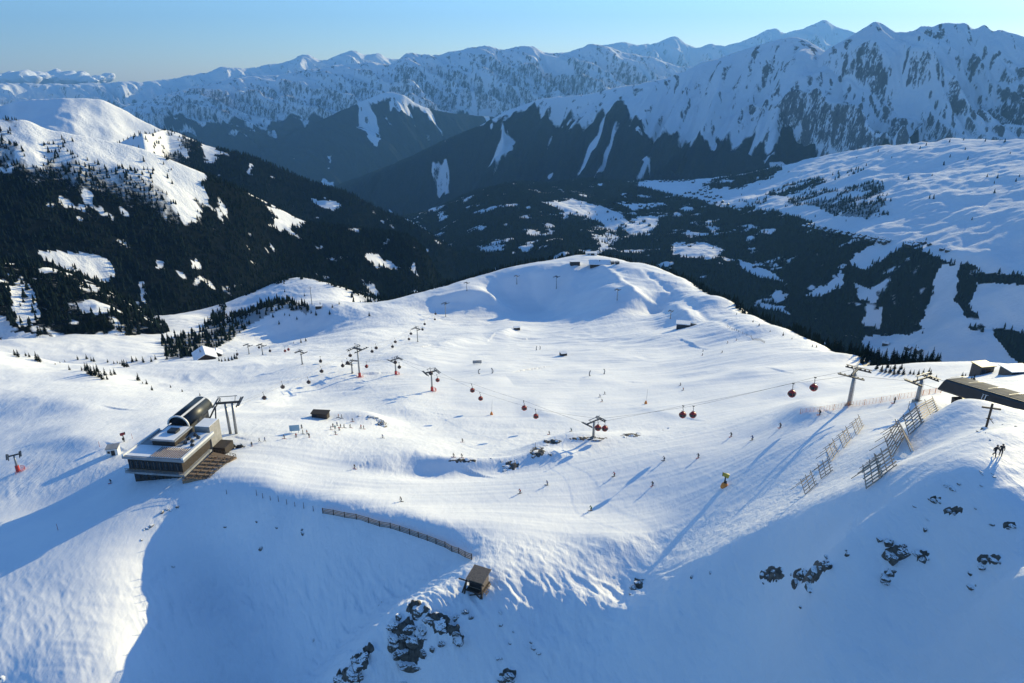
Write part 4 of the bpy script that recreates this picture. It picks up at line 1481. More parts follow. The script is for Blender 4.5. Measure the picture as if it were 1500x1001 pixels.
# ------------------------------------------------------------------ stations and huts
def restaurant_station():
    c = on_snow(233, 704)
    t = thing('gondola_station', 'flat-roofed mountain restaurant with dark glazed barrel roof of the gondola station', 'lift station', c, math.radians(-7))
    # storeys
    MB().box(-8.6, 7.2, 0.6, 14, -4, 2.4).build('lower_storey', m_dwood, t)
    MB().box(-10.4, 9.6, -0.9, 15.5, 2.4, 3.1).build('balcony_slab', m_grey, t, bevel=0.05)
    MB().box(-9.6, 8.6, 0.4, 16.5, 3.1, 7.4).build('upper_storey', m_dwood, t)
    for x in np.linspace(-8.6, 7.0, 9):
        w = MB().box(x - 0.65, x + 0.65, 0.26, 0.38, 3.9, 6.4).build('window', m_glass, t)
        MB().bar((x, 0.2, 3.9), (x, 0.2, 6.4), 0.07, 0.07).build('frame', m_lwood, w)
    for x in np.linspace(-7.4, 5.8, 6):
        MB().box(x - 0.8, x + 0.8, 0.45, 0.58, -0.2, 1.7).build('window', m_glass, t)
    rl = MB()
    for x in np.linspace(-10.2, 9.4, 15):
        rl.bar((x, -0.8, 3.1), (x, -0.8, 4.05), 0.06)
    rl.bar((-10.3, -0.8, 4.08), (9.5, -0.8, 4.08), 0.1)
    rl.bar((-10.3, -0.8, 3.6), (9.5, -0.8, 3.6), 0.05)
    rl.build('railing', m_lwood, t)
    # big flat roof with snow, parapets and raised tier
    MB().hexa([(-10.6, -0.6, 7.4), (10.0, -0.6, 7.4), (10.4, 17.2, 7.4), (-9.4, 17.2, 7.4), (-10.6, -0.6, 8.3), (10.0, -0.6, 8.3), (10.4, 17.2, 8.3), (-9.4, 17.2, 8.3)]).build('roof', m_grey, t, bevel=0.06)
    MB().box(-9.9, 9.6, 0.1, 6.9, 8.303, 8.42).build('roof_snow', m_rsnow, t)
    MB().hexa([(-10.55, -0.55, 8.305), (-9.95, -0.55, 8.305), (-8.75, 17.1, 8.305), (-9.35, 17.1, 8.305), (-10.55, -0.55, 8.95), (-9.95, -0.55, 8.95), (-8.75, 17.1, 8.95), (-9.35, 17.1, 8.95)]).build('parapet', m_white, t)
    MB().hexa([(9.2, -0.5, 8.305), (9.95, -0.5, 8.305), (10.35, 17.1, 8.305), (9.6, 17.1, 8.305), (9.2, -0.5, 9.0), (9.95, -0.5, 9.0), (10.35, 17.1, 9.0), (9.6, 17.1, 9.0)]).build('parapet', m_white, t)
    MB().box(-5.2, 2.6, 7.3, 16.9, 8.305, 10.0).build('raised_tier', m_dwood, t)
    ti = MB().box(-5.6, 3.0, 6.9, 17.2, 10.003, 10.35).build('tier_roof', m_grey, t, bevel=0.05)
    MB().box(-5.0, 2.2, 7.5, 16.6, 10.353, 10.45).build('roof_snow', m_rsnow, ti)
    MB().box(-2.4, 0.6, 11.5, 14.0, 10.46, 11.3).build('skylight', m_sheet, ti)
    s_ = MB()
    for x in np.linspace(-1.0, 8.6, 14):
        s_.bar((x, -0.2, 8.75), (x + 0.25, 5.8, 8.75), 0.22, 0.16)
    s_.build('pergola', m_lwood, t)
    k = MB()
    for x, y in ((5.0, 9.0), (6.6, 10.5), (4.6, 11.8), (7.2, 13.0), (5.4, 14.3), (8.0, 8.0)):
        k.box(x - 0.5, x + 0.5, y - 0.4, y + 0.4, 8.31, 9.1)
        k.tube([(x, y, 9.1), (x, y, 9.6)], 0.18, 8)
    k.build('roof_vent', m_dsteel, t)
    MB().box(4.6, 9.4, 7.2, 16.8, 8.303, 8.4).build('roof_snow', m_rsnow, t)
    # barrel roof of the lift hall
    def barrel(x0, R, hz, y0, y1, z, a0, a1, n=14, th=0.25):
        b = MB()
        vs = []
        for y in (y0, y1):
            for rr in (1.0, 1.0 - th / R):
                for i in range(n + 1):
                    a = a0 + (a1 - a0) * i / n
                    vs.append((x0 + R * rr * math.cos(a), y, z + hz * rr * math.sin(a)))
        m = n + 1
        fs = []
        for i in range(n):
            fs.append((i, i + 1, 2 * m + i + 1, 2 * m + i))
            fs.append((m + i + 1, m + i, 3 * m + i, 3 * m + i + 1))
            fs.append((i + 1, i, m + i, m + i + 1))
            fs.append((2 * m + i, 2 * m + i + 1, 3 * m + i + 1, 3 * m + i))
        fs += [(0, 2 * m, 3 * m, m), (n, m + n, 3 * m + n, 2 * m + n)]
        b.add(vs, fs)
        return b
    x0, R, hz, z = -2.6, 3.8, 3.3, 10.1
    barrel(x0, R, hz, 18.3, 33.0, z, math.radians(72), math.radians(182)).build('barrel_roof', m_sheet, t, True)
    barrel(x0, R, hz, 18.3, 33.0, z, math.radians(-8), math.radians(62)).build('barrel_roof', m_sheet, t, True)
    for aa, ab in ((61.5, 72.5),):
        barrel(x0, R + 0.06, hz + 0.06, 18.0, 33.3, z, math.radians(aa), math.radians(ab), 3, 0.35).build('roof_seam', m_white, t)
    for y in (17.9, 33.0):
        barrel(x0, R + 0.1, hz + 0.1, y, y + 0.4, z, math.radians(-8), math.radians(182), 16, 0.5).build('arch_rim', m_white, t)
    e = MB()
    n = 14
    vs = [(x0 + (R - 0.4) * math.cos(math.pi * i / n), 18.9, z + (hz - 0.4) * math.sin(math.pi * i / n)) for i in range(n + 1)]
    e.add(vs, [tuple(range(n + 1))])
    e.build('end_glazing', m_glass, t)
    MB().box(-6.0, 0.6, 18.4, 31.0, -3, 9.7).build('lift_hall', m_dsteel, t)
    MB().box(3.2, 8.6, 17.6, 24.0, -3, 10.0).build('machine_room', m_concrete, t, bevel=0.05)
    MB().box(3.4, 8.4, 17.8, 23.8, 10.003, 10.15).build('roof_snow', m_rsnow, t)
    MB().box(8.7, 13.0, 17.5, 23.0, -2, 2.6).build('side_platform', m_dwood, t)
    fr = MB()
    fr.bar((2.2, 26, 6), (4.2, 30, 11.5), 0.4)
    fr.bar((5.2, 27, 6), (4.2, 30, 11.5), 0.4)
    fr.build('support_frame', m_dsteel, t)
    # sun terrace
    MB().hexa([(9.7, -2.5, -3), (17.5, -0.5, -3), (19.5, 13, -3), (10.2, 15, -3), (9.7, -2.5, 2.35), (17.5, -0.5, 2.35), (19.5, 13, 2.35), (10.2, 15, 2.35)]).build('terrace', m_lwood, t)
    tr = MB()
    E = [(9.8, -2.4), (17.4, -0.4), (19.4, 12.9), (10.3, 14.9)]
    for a, b in zip(E[:-1], E[1:]):
        for i in range(9):
            q = (a[0] + (b[0] - a[0]) * i / 8, a[1] + (b[1] - a[1]) * i / 8)
            tr.bar((q[0], q[1], 2.35), (q[0], q[1], 3.4), 0.09)
        tr.bar((a[0], a[1], 3.42), (b[0], b[1], 3.42), 0.12)
        tr.bar((a[0], a[1], 2.9), (b[0], b[1], 2.9), 0.06)
    tr.build('terrace_railing', m_dwood, t)
    return t, c


rest, rest_c = restaurant_station()


def terrace_tables():
    """long tables with benches on the sun terrace"""
    tb = thing('picnic_table', 'brown bench table on the sun terrace of the restaurant', 'table', (0, 0, 0), 0, 'tables on the sun terrace')
    MB().box(-1.0, 1.0, -0.4, 0.4, 0.70, 0.76).build('table_top', m_lwood, tb)
    for s_ in (-1, 1):
        MB().box(-1.0, 1.0, s_ * 0.78 - 0.14, s_ * 0.78 + 0.14, 0.42, 0.47).build('bench', m_lwood, tb)
    for s_ in (-0.75, 0.75):
        b = MB()
        b.bar((s_, -0.75, 0), (s_, -0.2, 0.7), 0.09)
        b.bar((s_, 0.75, 0), (s_, 0.2, 0.7), 0.09)
        b.bar((s_, -0.85, 0.4), (s_, 0.85, 0.4), 0.07)
        b.build('leg', m_dwood, tb)
    M = Matrix.Translation(rest_c) @ Matrix.Rotation(math.radians(-7), 4, 'Z')
    first_ = True
    for i in range(3):
        for j in range(6):
            p = M @ Vector((11.6 + i * 2.6 + j * 0.22, 0.4 + j * 2.15, 2.352))
            if first_:
                tb.location, tb.rotation_euler[2] = p, math.radians(-7)
                first_ = False
            else:
                dup(tb, p, math.radians(-7 + ((i * 7 + j * 3) % 5) - 2))


terrace_tables()


m_roof = mat('weathered_sheet_roof', (0.10, 0.105, 0.11), 0.9, var=0.25, scale=0.5)


def dark_station():
    """long shed with a rounded dark flank and light roof, its end face open to the rope"""
    a = Vector((0, 0, 0))
    az, tn = ray(1372, 571)
    r0 = 176.0
    A = Vector((r0 * math.sin(az), r0 * math.cos(az), -r0 * float(tn)))
    az, tn = ray(1500, 613)
    r1 = 158.0
    Bv = Vector((r1 * math.sin(az), r1 * math.cos(az), 0))
    zr = -r1 * float(tn)
    d = Vector((Bv.x - A.x, Bv.y - A.y, 0))
    rz = math.atan2(d.y, d.x)
    zb = A.z
    t = thing('gondola_station', 'long dark metal-clad gondola station with a light grey roof behind the cross', 'lift station', (A.x, A.y, zb), rz)
    L = d.length + 30
    drop = (zr - zb) / d.length
    # flank profile: nearly upright, leaning in at the top; local y>0 is away from the camera
    prof = [(0.3, 0.0), (0.0, 0.4), (0.25, 2.9), (0.6, 3.3)]
    top = [(0.6, 3.3), (1.1, 3.45), (3.2, 3.6), (5.4, 3.5)]
    back = [(5.4, 3.5), (6.0, 2.6), (6.1, 0.5), (5.8, 0.0)]

    def sweep(pr, name, m, x0=0.0, x1=L, sl=0.0, th=0.0):
        vs, fs = [], []
        for x in (x0, x1):
            for i, (y, z) in enumerate(pr):
                vs.append((x + (sl * z if x == x0 else 0), y, z + drop * x))
        n = len(pr)
        for i in range(n - 1):
            fs.append((i, n + i, n + i + 1, i + 1))
        return MB().add(vs, fs).build(name, m, t, False)
    sweep(prof, 'dark_flank', m_sheet, sl=0.45)
    sweep(top, 'roof', m_roof, sl=0.45)
    sweep(back, 'rear_flank', m_sheet, sl=0.45)
    full = prof + top[1:] + back[1:]
    MB().add([(0.45 * z + 0.02, y, z) for y, z in full], [tuple(range(len(full)))[::-1]]).build('end_face', m_dsteel, t)
    MB().add([(0, 0.5, 0), (L, 0.5, drop * L), (L, 5.8, drop * L), (0, 5.8, 0)], [(0, 1, 2, 3)]).build('soffit', m_dsteel, t)
    rd = MB()
    for i in range(12):
        x = 1.0 + i * L / 12
        rd.bar((x, 0.46, 0.02 + drop * x), (x + L / 12 * 0.96, 0.46, 0.02 + drop * (x + L / 12)), 0.12, 0.16)
    rd.build('red_edge', m_red, t)
    rim = MB()
    rim.bar((1.6, 0.52, 3.36), (L, 0.52, 3.36 + drop * L), 0.14, 0.12)
    rim.build('roof_gutter', m_dsteel, t)
    se = MB()
    for i in range(10):
        x = 2 + i * L / 10
        se.bar((x, 1.1, 3.5 + drop * x), (x, 3.2, 3.65 + drop * x), 0.12, 0.06)
        se.bar((x, 3.2, 3.65 + drop * x), (x, 5.3, 3.55 + drop * x), 0.12, 0.06)
    se.build('roof_seam', m_steel, t)
    # pale lettering on the flank: two strokes like an I and a T
    w = MB()
    x, zt = 13.0, 2.3
    for (xa, za, xb, zb_) in ((x, zt - 1.2, x + 0.15, zt), (x + 0.75, zt - 1.2, x + 0.9, zt), (x + 0.45, zt, x + 1.5, zt), (x - 0.12, zt, x + 0.3, zt)):
        ya, yb = 0.25 * (za - 0.4) / 2.5 - 0.05, 0.25 * (zb_ - 0.4) / 2.5 - 0.05
        w.bar((xa, ya, za + drop * xa), (xb, yb, zb_ + drop * xb), 0.16, 0.05)
    w.build('lettering', m_white, t)
    MB().hexa([(8, 1.6, -9), (L, 1.6, -9), (L, 5.2, -9), (8, 5.2, -9), (8, 1.6, drop * 8 - 0.3), (L, 1.6, drop * L - 0.3), (L, 5.2, drop * L - 0.3), (8, 5.2, drop * 8 - 0.3)]).build('station_base', m_dsteel, t)
    MB().hexa([(4.5, 1.5, -9), (7.5, 1.5, -9), (7.5, 5, -9), (4.5, 5, -9), (3.2, 1.5, -0.4), (7.5, 1.5, -0.8), (7.5, 5, -0.8), (3.2, 5, -0.4)]).build('support_pier', m_dsteel, t)


dark_station()


def timber_hut():
    """small lift hut on timber legs at the head of the rocky rib"""
    p = on_snow(697, 868)
    t = thing('timber_hut', 'weathered timber hut on splayed legs above the rocky rib', 'hut', (p.x, p.y, p.z), math.radians(-24))
    t.scale = (0.84, 0.84, 0.84)
    MB().hexa([(-1.9, 0.0, 1.2), (1.9, 0.0, 1.2), (1.9, 3.8, 1.2), (-1.9, 3.8, 1.2), (-1.9, 0.0, 3.9), (1.9, 0.0, 3.9), (1.9, 3.8, 4.5), (-1.9, 3.8, 4.5)]).build('cabin', m_wood, t)
    ro = MB().hexa([(-2.4, -0.7, 3.82), (2.4, -0.7, 3.82), (2.4, 4.4, 4.62), (-2.4, 4.4, 4.62), (-2.4, -0.7, 4.0), (2.4, -0.7, 4.0), (2.4, 4.4, 4.8), (-2.4, 4.4, 4.8)]).build('roof', m_lwood, t)
    sl = MB()
    for i in range(9):
        x = -2.3 + i * 0.575
        sl.bar((x, -0.7, 4.04), (x, 4.4, 4.84), 0.4, 0.07)
    sl.build('roof_boards', m_wood, ro)
    MB().box(-1.7, 1.7, -0.07, -0.01, 1.5, 3.4).build('opening_shade', m_black, t)  # black slab on the wall stands in for the shade inside the hut
    MB().bar((-4.4, -0.9, 3.7), (2.8, -0.9, 3.7), 0.26, 0.3).build('front_beam', m_dwood, t)
    for a, b in (((-2.9, -1.6, -2.6), (-2.2, -0.8, 3.6)), ((-3.9, -1.2, -2.2), (-2.3, -0.6, 3.6)), ((2.6, -1.4, -2.8), (1.9, -0.7, 3.6)), ((-1.9, 3.9, -1.5), (-1.8, 3.7, 1.2)), ((1.9, 3.9, -1.5), (1.8, 3.7, 1.2)), ((1.2, -1.6, -2.8), (2.4, -1.0, 1.4))):
        MB().bar(a, b, 0.34, 0.34).build('leg', m_dwood, t)
    br = MB()
    br.bar((-2.8, -1.4, -1.0), (2.4, -1.2, 1.3), 0.22)
    br.bar((-2.6, -1.3, 1.2), (2.4, -1.3, 1.2), 0.26)
    br.bar((2.5, -1.2, -1.0), (-0.5, -1.0, 1.2), 0.22)
    br.build('brace', m_dwood, t)
    MB().box(-2.2, 2.3, -1.4, 3.9, 0.95, 1.18).build('floor_frame', m_dwood, t)
    st = MB()
    for i in range(5):
        st.bar((2.0, 0.3 + i * 0.8, 1.2), (3.0, 0.3 + i * 0.8, 0.2), 0.12)
    st.bar((3.0, 0.0, 0.3), (3.0, 3.8, 0.3), 0.14)
    st.bar((2.5, 0.0, 0.8), (2.5, 3.8, 0.8), 0.14)
    st.build('side_trestle', m_lwood, t)


timber_hut()


def gable_house(name, label, cat, p, w, d, h, rise, rz, wall, group=None, roofm=None, chim=True):
    t = thing(name, label, cat, p, rz, group)
    a = MB().box(-w / 2, w / 2, -d / 2, d / 2, -2.0, h)
    a.add([(-w / 2, -d / 2, h), (w / 2, -d / 2, h), (0, -d / 2, h + rise), (-w / 2, d / 2, h), (w / 2, d / 2, h), (0, d / 2, h + rise)], [(0, 1, 2), (4, 3, 5)])
    a.build('wall', wall, t)
    o = 0.12 * w
    r = MB()
    for s_ in (-1, 1):
        x0, z0 = 0, h + rise + 0.06
        x1, z1 = s_ * (w / 2 + o), h - rise * 2 * o / w + 0.06
        y0, y1 = -d / 2 - o, d / 2 + o
        q = [(x0, y0, z0), (x1, y0, z1), (x1, y1, z1), (x0, y1, z0)]
        r.hexa([*q, *[(x, y, z + 0.45) for x, y, z in q]] if s_ > 0 else [q[1], q[0], q[3], q[2], *[(x, y, z + 0.45) for x, y, z in (q[1], q[0], q[3], q[2])]])
    ro = r.build('roof', roofm or m_rsnow, t)
    if chim:
        MB().box(-w * 0.2 - 0.35, -w * 0.2 + 0.35, -0.35, 0.35, h + rise * 0.5, h + rise + 1.0).build('chimney', m_dsteel, ro)
    wi = MB()
    for x in (-w * 0.28, 0.0, w * 0.28):
        wi.box(x - 0.55, x + 0.55, -d / 2 - 0.06, -d / 2 - 0.01, h * 0.4, h * 0.75)
    wi.build('window', m_glass, t)
    return t


def flat_hut(name, label, cat, u, v, w, d, h, rz, wall, roofm, group=None, door=True):
    p = on_snow(u, v)
    t = thing(name, label, cat, p, rz, group)
    MB().box(-w / 2, w / 2, -d / 2, d / 2, -1.5, h).build('wall', wall, t)
    MB().hexa([(-w * .56, -d * .58, h + 0.02), (w * .56, -d * .58, h + 0.02), (w * .56, d * .58, h + 0.3), (-w * .56, d * .58, h + 0.3), (-w * .56, -d * .58, h + 0.25), (w * .56, -d * .58, h + 0.25), (w * .56, d * .58, h + 0.55), (-w * .56, d * .58, h + 0.55)]).build('roof', roofm, t)
    if door:
        MB().box(-w * 0.1, w * 0.25, -d / 2 - 0.06, -d / 2 - 0.01, 0.0, h * 0.8).build('door', m_dwood, t)
        MB().box(-w * 0.4, -w * 0.18, -d / 2 - 0.06, -d / 2 - 0.01, h * 0.4, h * 0.75).build('window', m_glass, t)
    return t


flat_hut('lift_cabin', 'small white control hut with a grey roof left of the restaurant', 'hut', 167, 665, 3.6, 3.0, 2.6, 0.25, m_white, m_grey)
flat_hut('low_hut', 'low dark hut dug into the snow behind the skiers', 'hut', 470, 611, 6.5, 3.0, 2.0, -0.1, m_dwood, m_dwood)
flat_hut('small_hut', 'small dark hut alone on the open plateau with a snowy roof', 'hut', 825, 521, 4.5, 4.5, 2.4, 0.3, m_dwood, m_rsnow)
flat_hut('small_hut', 'small dark hut by the shaded hollow below the knoll', 'hut', 757, 483, 6, 4, 2.6, 0.2, m_dwood, m_rsnow)
flat_hut('small_hut', 'small brown hut on the far left meadow by the pylon', 'hut', 467, 451, 7, 5, 2.6, 0.1, m_dwood, m_rsnow)
flat_hut('valley_station', 'dark lift station hut with snow beside the pylons at the far right', 'lift station', 1437, 548, 5.2, 4.0, 3.4, 0.2, m_dsteel, m_dsteel)
flat_hut('valley_station', 'low building with wide snowy roof at the right edge beyond the dark station', 'building', 1488, 547, 7.5, 5, 1.6, 0.1, m_dsteel, m_rsnow)
p = on_snow(301, 527)
gable_house('lodge', 'lodge with a large white roof half hidden behind the rounded hump', 'lodge', p, 15, 19, 4.5, 4, 0.5, m_dwood)
p = on_snow(318, 522)
gable_house('barn', 'small white-roofed barn beside the lodge behind the hump', 'barn', p, 8, 9, 3, 2.5, 0.4, m_dwood)
# knoll top
p = on_snow(878, 389)
gable_house('summit_restaurant', 'long dark summit restaurant with snowy roof on the knoll', 'restaurant', p, 16, 24, 4, 3, 1.50, m_dwood)
flat_hut('summit_hut', 'low dark hut at the left edge of the knoll top', 'hut', 842, 387, 12, 8, 4, 0.1, m_dwood, m_rsnow)
flat_hut('summit_station', 'white barrel-like top station peeping over the crest of the knoll', 'lift station', 866, 374, 15, 7, 4.0, 0.1, m_white, m_white)
for u, lab in ((889, 'small dark chairlift cabin just right of the summit restaurant'), (897, 'grey machine shed second to the right of the summit restaurant'), (904, 'lowest shed at the right end of the knoll-top buildings')):
    flat_hut('machine_shed', lab, 'shed', u, 387, 4.5, 4, 3.0, 0.2, m_dsteel, m_grey)


def half_barrel_station():
    p = on_snow(1003, 480)
    t = thing('chairlift_station', 'small dark chairlift station with curved roof beside a white mound', 'lift station', p, math.radians(-15))
    MB().box(-7, 4, -3, 4, -4, 3.6).build('wall', m_dsteel, t)
    b = MB()
    n = 8
    vs = []
    for x in (4.5, 17):
        for i in range(n + 1):
            a = math.pi * i / n
            vs.append((x, 4.2 * math.cos(a), 1.0 + 3.4 * math.sin(a) - (x - 4.5) * 0.12))
    b.add(vs, [(i, i + 1, n + 2 + i, n + 1 + i) for i in range(n)])
    b.add(vs[:n + 1], [tuple(range(n + 1))])
    b.build('curved_roof', m_sheet, t)
    MB().hexa([(-7.6, -3.6, 3.62), (4.4, -3.6, 3.62), (4.4, 4.6, 3.62), (-7.6, 4.6, 3.62), (-7.6, -3.6, 4.3), (4.4, -3.6, 4.3), (4.4, 4.6, 4.9), (-7.6, 4.6, 4.9)]).build('roof', m_rsnow, t)
    g = MB()
    g.bar((4.2, -3.4, 0), (4.2, -3.4, 4), 0.4)
    g.bar((9, 3.8, -2), (9, 3.8, 3), 0.4)
    g.build('support_column', m_dsteel, t)


half_barrel_station()
# ------------------------------------------------------------------ fences, nets, poles
m_plank = mat("bleached_plank", (0.40, 0.34, 0.27), 0.85, var=0.3, scale=3.0)


def snow_fence(a, b, label, h=2.7, lean=0.7, planks=7, hollow=False, group='wooden snow fences on the ridge'):
    """one free-standing panel: posts, planks, rear struts; a and b are photo points of its foot"""
    A, Bp = on_snow(*a), on_snow(*b)
    d = Vector((Bp.x - A.x, Bp.y - A.y, 0))
    L = d.length
    t = thing('snow_fence', label, 'snow fence', A, math.atan2(d.y, d.x), group)
    dz = (Bp.z - A.z) / L
    for i in range(3):
        x = 0.1 + (L - 0.2) * i / 2
        p = MB()
        p.bar((x, 0, -0.6 + dz * x), (x, lean * h, h + 0.25 + dz * x), 0.10, 0.10)
        p.bar((x, lean * h * 1.9, -0.5 + dz * x), (x, lean * h * 0.8, h * 0.8 + dz * x), 0.09, 0.09)
        p.build('post', m_wood, t)
    if a[0] < 1270:
        planks = 5
    for i in range(planks):
        z = 0.22 + (h - 0.1) * i / planks
        q = MB()
        e = 0.12 * math.sin(i * 2.7 + A.x)
        q.bar((-0.25 + e, lean * z - 0.17, z), (L + 0.25 + e, lean * z - 0.17, z + dz * L), 0.06, 0.2 if planks > 5 else 0.15, up=(0, lean, 1))
        q.build('plank', m_plank, t)
    return t


NF = [
    ((1256, 637), (1265, 624), 'top panel of the left zigzag row of wooden snow fences'), ((1237, 656), (1247, 642), 'second panel from the top in the left zigzag row of snow fences'),
    ((1218, 676), (1228, 661), 'middle panel of the left zigzag row of snow fences'), ((1204, 702), (1219, 690), 'fourth panel from the top in the left row of snow fences'),
    ((1181, 724), (1196, 710), 'lowest panel of the left zigzag row of snow fences'),
    ((1353, 618), (1375, 601), 'topmost panel of the long right row of snow fences'), ((1333, 637), (1352, 619), 'second panel of the right row of snow fences, full of planks'),
    ((1337, 661), (1328, 640), 'pale panel turned towards the valley where the right row bends'), ((1308, 668), (1324, 641), 'panel seen nearly edge-on below the bend of the right row'),
    ((1292, 699), (1312, 683), 'second lowest panel of the right row of snow fences'), ((1270, 717), (1291, 700), 'lowest panel of the right row of snow fences'),
]
for a, b, lab in NF:
    snow_fence(a, b, lab, 2.3 if a[0] < 1270 else 2.8)


def poly_on_snow(pts, step):
    P = [on_snow(u, v) for u, v in pts]
    out = [P[0]]
    for a, b in zip(P[:-1], P[1:]):
        n = max(1, int((b - a).length / step))
        for i in range(1, n + 1):
            q = a.lerp(b, i / n)
            q.z = G.h(q.x, q.y)
            out.append(q)
    return out


def line_fence(name, label, cat, pts, step, h, post_m, fill, fill_m, fill_name, pw=0.1):
    P = poly_on_snow(pts, step)
    o = P[0].copy()
    t = thing(name, label, cat, o)
    for p in P[:100]:
        q = p - o
        MB().bar((q.x, q.y, q.z - 0.5), (q.x, q.y, q.z + h), pw).build('post', post_m, t)
    f = MB()
    for a, b in zip(P[:-1], P[1:]):
        a, b = a - o, b - o
        fill(f, a, b, h)
    f.build(fill_name, fill_m, t)
    return t


def net_fill(f, a, b, h):
    for k in range(5):
        z = Vector((0, 0, 0.15 + (h - 0.25) * k / 4))
        f.bar(a + z, b + z, 0.025, 0.035)
    n = 5
    for k in range(n):
        q = a.lerp(b, (k + 0.5) / n)
        f.bar(q + Vector((0, 0, 0.12)), q + Vector((0, 0, h - 0.1)), 0.045, 0.03)


line_fence('safety_net', 'long pale orange safety net along the piste edge below the dark station', 'safety net', [(1172, 607), (1200, 604), (1242, 597), (1290, 590), (1342, 582), (1378, 576)], 3.0, 1.7, m_orange, net_fill, m_net, 'netting', 0.09)


def plank_fill(f, a, b, h):
    n = 4
    for k in range(n):
        z = Vector((0, 0, 0.1 + (h - 0.3) * k / (n - 1)))
        f.bar(a + z, b + z, 0.07, 0.24)


line_fence('retaining_fence', 'dark plank fence holding the snow bank along the lower piste edge', 'fence', [(473, 752), (505, 758), (540, 766), (572, 774), (600, 783), (626, 792), (652, 802), (672, 811), (691, 820)], 2.6, 1.7, m_dwood, plank_fill, m_wood, 'plank_wall', 0.2)


def wire_fill(f, a, b, h):
    for z in (0.5, 1.0):
        f.bar(a + Vector((0, 0, z)), b + Vector((0, 0, z)), 0.04, 0.04)


line_fence('slope_fence', 'thin dark fence dropping right from the small chairlift station', 'fence', [(1066, 480), (1082, 487), (1100, 494), (1120, 503)], 4.0, 1.6, m_dwood, wire_fill, m_dwood, 'wire', 0.16)
# marker stakes along the upper rim of the shaded bowl
for i, (u, v) in enumerate([(332, 724), (376, 726), (385, 730), (396, 733), (408, 735), (420, 739), (432, 742), (445, 745), (459, 749)]):
    p = on_snow(u, v)
    h = 1.5 + 0.5 * ((i * 5) % 3) / 2
    o = MB().tube([(0, 0, -0.4), (0.05, 0, h)], [0.09, 0.07], 6).build('marker_stake', m_dwood)
    o.location = p
    tag(o, ('%s wooden stake on the rim of the shaded bowl, number %d from the restaurant end' % ('short' if h < 1.7 else 'taller', i + 1)), 'stake', 'stakes on the bowl rim')
for i, (u, v, c, lab) in enumerate([(784, 657, m_dwood, 'thin dark piste pole left of the rocky hump'), (1330, 600, m_dwood, 'thin pole by the pylon before the dark station'), (146, 655, m_red, 'red piste pole left of the white control hut'), (194, 643, m_red, 'red piste pole behind the white control hut'),
                                    (85, 777, m_red, 'red piste pole lying low beside the groomed track at left'), (720, 545, m_dwood, 'thin piste pole above the slalom arches'), (1065, 478, m_dwood, 'piste pole at the top of the thin dark fence'),
                                    (541, 530, m_dwood, 'thin piste pole on the plateau near the tiny cabins')]):
    p = on_snow(u, v)
    o = MB().tube([(0, 0, -0.3), (0.03, 0, 2.2)], [0.07, 0.06], 6).build('piste_pole', c)
    o.location = p
    tag(o, lab, 'piste pole', 'piste poles')


def cross():
    p = on_snow(1444, 628)
    h = up_to(1447, 590, p)
    t = thing('summit_cross', 'tall dark wooden summit cross on the snowy ridge', 'cross', p, math.radians(-20))
    MB().bar((0, 0, -0.6), (0, 0, h), 0.26, 0.26).build('upright', m_dwood, t)
    MB().bar((-1.25, 0, h * 0.82), (1.25, 0, h * 0.82), 0.22, 0.22).build('crossbeam', m_dwood, t)
    b = MB()
    b.bar((0, 0, h * 0.45), (0.85, 0.2, h * 0.22), 0.09)
    b.bar((-0.4, -0.17, h * 0.42), (0.45, -0.17, h * 0.42), 0.16, 0.1)
    b.build('plaque', m_dwood, t)
    MB().lathe([(0.7, -0.5), (0.6, 0.1), (0.25, 0.3)], 8).build('cairn', m_rock, t)


cross()


def snow_gun(u, v, label, rz, foot, body, hgt=3.2):
    p = on_snow(u, v)
    t = thing('snow_gun', label, 'snow gun', p, rz, 'snow guns')
    t.scale = (0.78,) * 3
    MB().tube([(0, 0, -0.5), (0, 0, hgt)], [0.28, 0.2], 10).build('stand', m_dsteel, t)
    b = MB()
    n = 14
    vs, fs = [], []
    pr = [(-1.0, 0.62), (-0.9, 0.75), (0.0, 0.7), (0.9, 0.55)]
    b.tube([(x, 0, hgt + 0.75 + 0.25 * x) for x, _ in pr], [r for _, r in pr], 14, cap=False)
    bo = b.build('barrel', body, t, True)
    MB().tube([(0.55, 0, hgt + 0.88), (0.6, 0, hgt + 0.9)], [0.5, 0.5], 14).build('fan_grille', m_black, bo)
    r = MB()
    for k in range(16):
        a0, a1 = 2 * math.pi * k / 16, 2 * math.pi * (k + 1) / 16
        r.bar((0.95, 0.62 * math.cos(a0), hgt + 0.97 + 0.62 * math.sin(a0)), (0.95, 0.62 * math.cos(a1), hgt + 0.97 + 0.62 * math.sin(a1)), 0.16)
    r.build('nozzle_ring', m_dsteel, bo)
    y = MB()
    y.bar((0, -0.85, hgt), (0, 0.85, hgt), 0.2)
    for s_ in (-0.85, 0.85):
        y.bar((0, s_, hgt), (0, s_, hgt + 0.9), 0.16)
    y.build('yoke', m_dsteel, t)
    MB().box(-0.6, 0.3, -0.45, 0.45, 0.9, 1.9).build('control_box', m_black, t)
    if foot is not None:
        f = MB().lathe([(1.25, -0.3), (0.95, 0.9), (0.45, 1.5)], 10)
        f.build('safety_pad', foot, t)
    return t


snow_gun(1061, 713, 'yellow-topped snow gun with an orange padded foot on the piste', math.radians(160), m_orange, m_yellow, 3.4)
snow_gun(182, 647, 'red and black snow gun behind the white control hut', math.radians(20), None, m_red, 3.2)


def lance(u, v, label, m):
    p = on_snow(u, v)
    t = thing('snow_lance', label, 'snow lance', p, 0.3, 'snow lances')
    MB().tube([(0, 0, -0.3), (0.4, 0, 7.5)], [0.07, 0.04], 6).build('lance_pole', m_steel, t)
    MB().lathe([(0.75, -0.2), (0.6, 0.9), (0.25, 1.6)], 8).build('safety_pad', m, t)


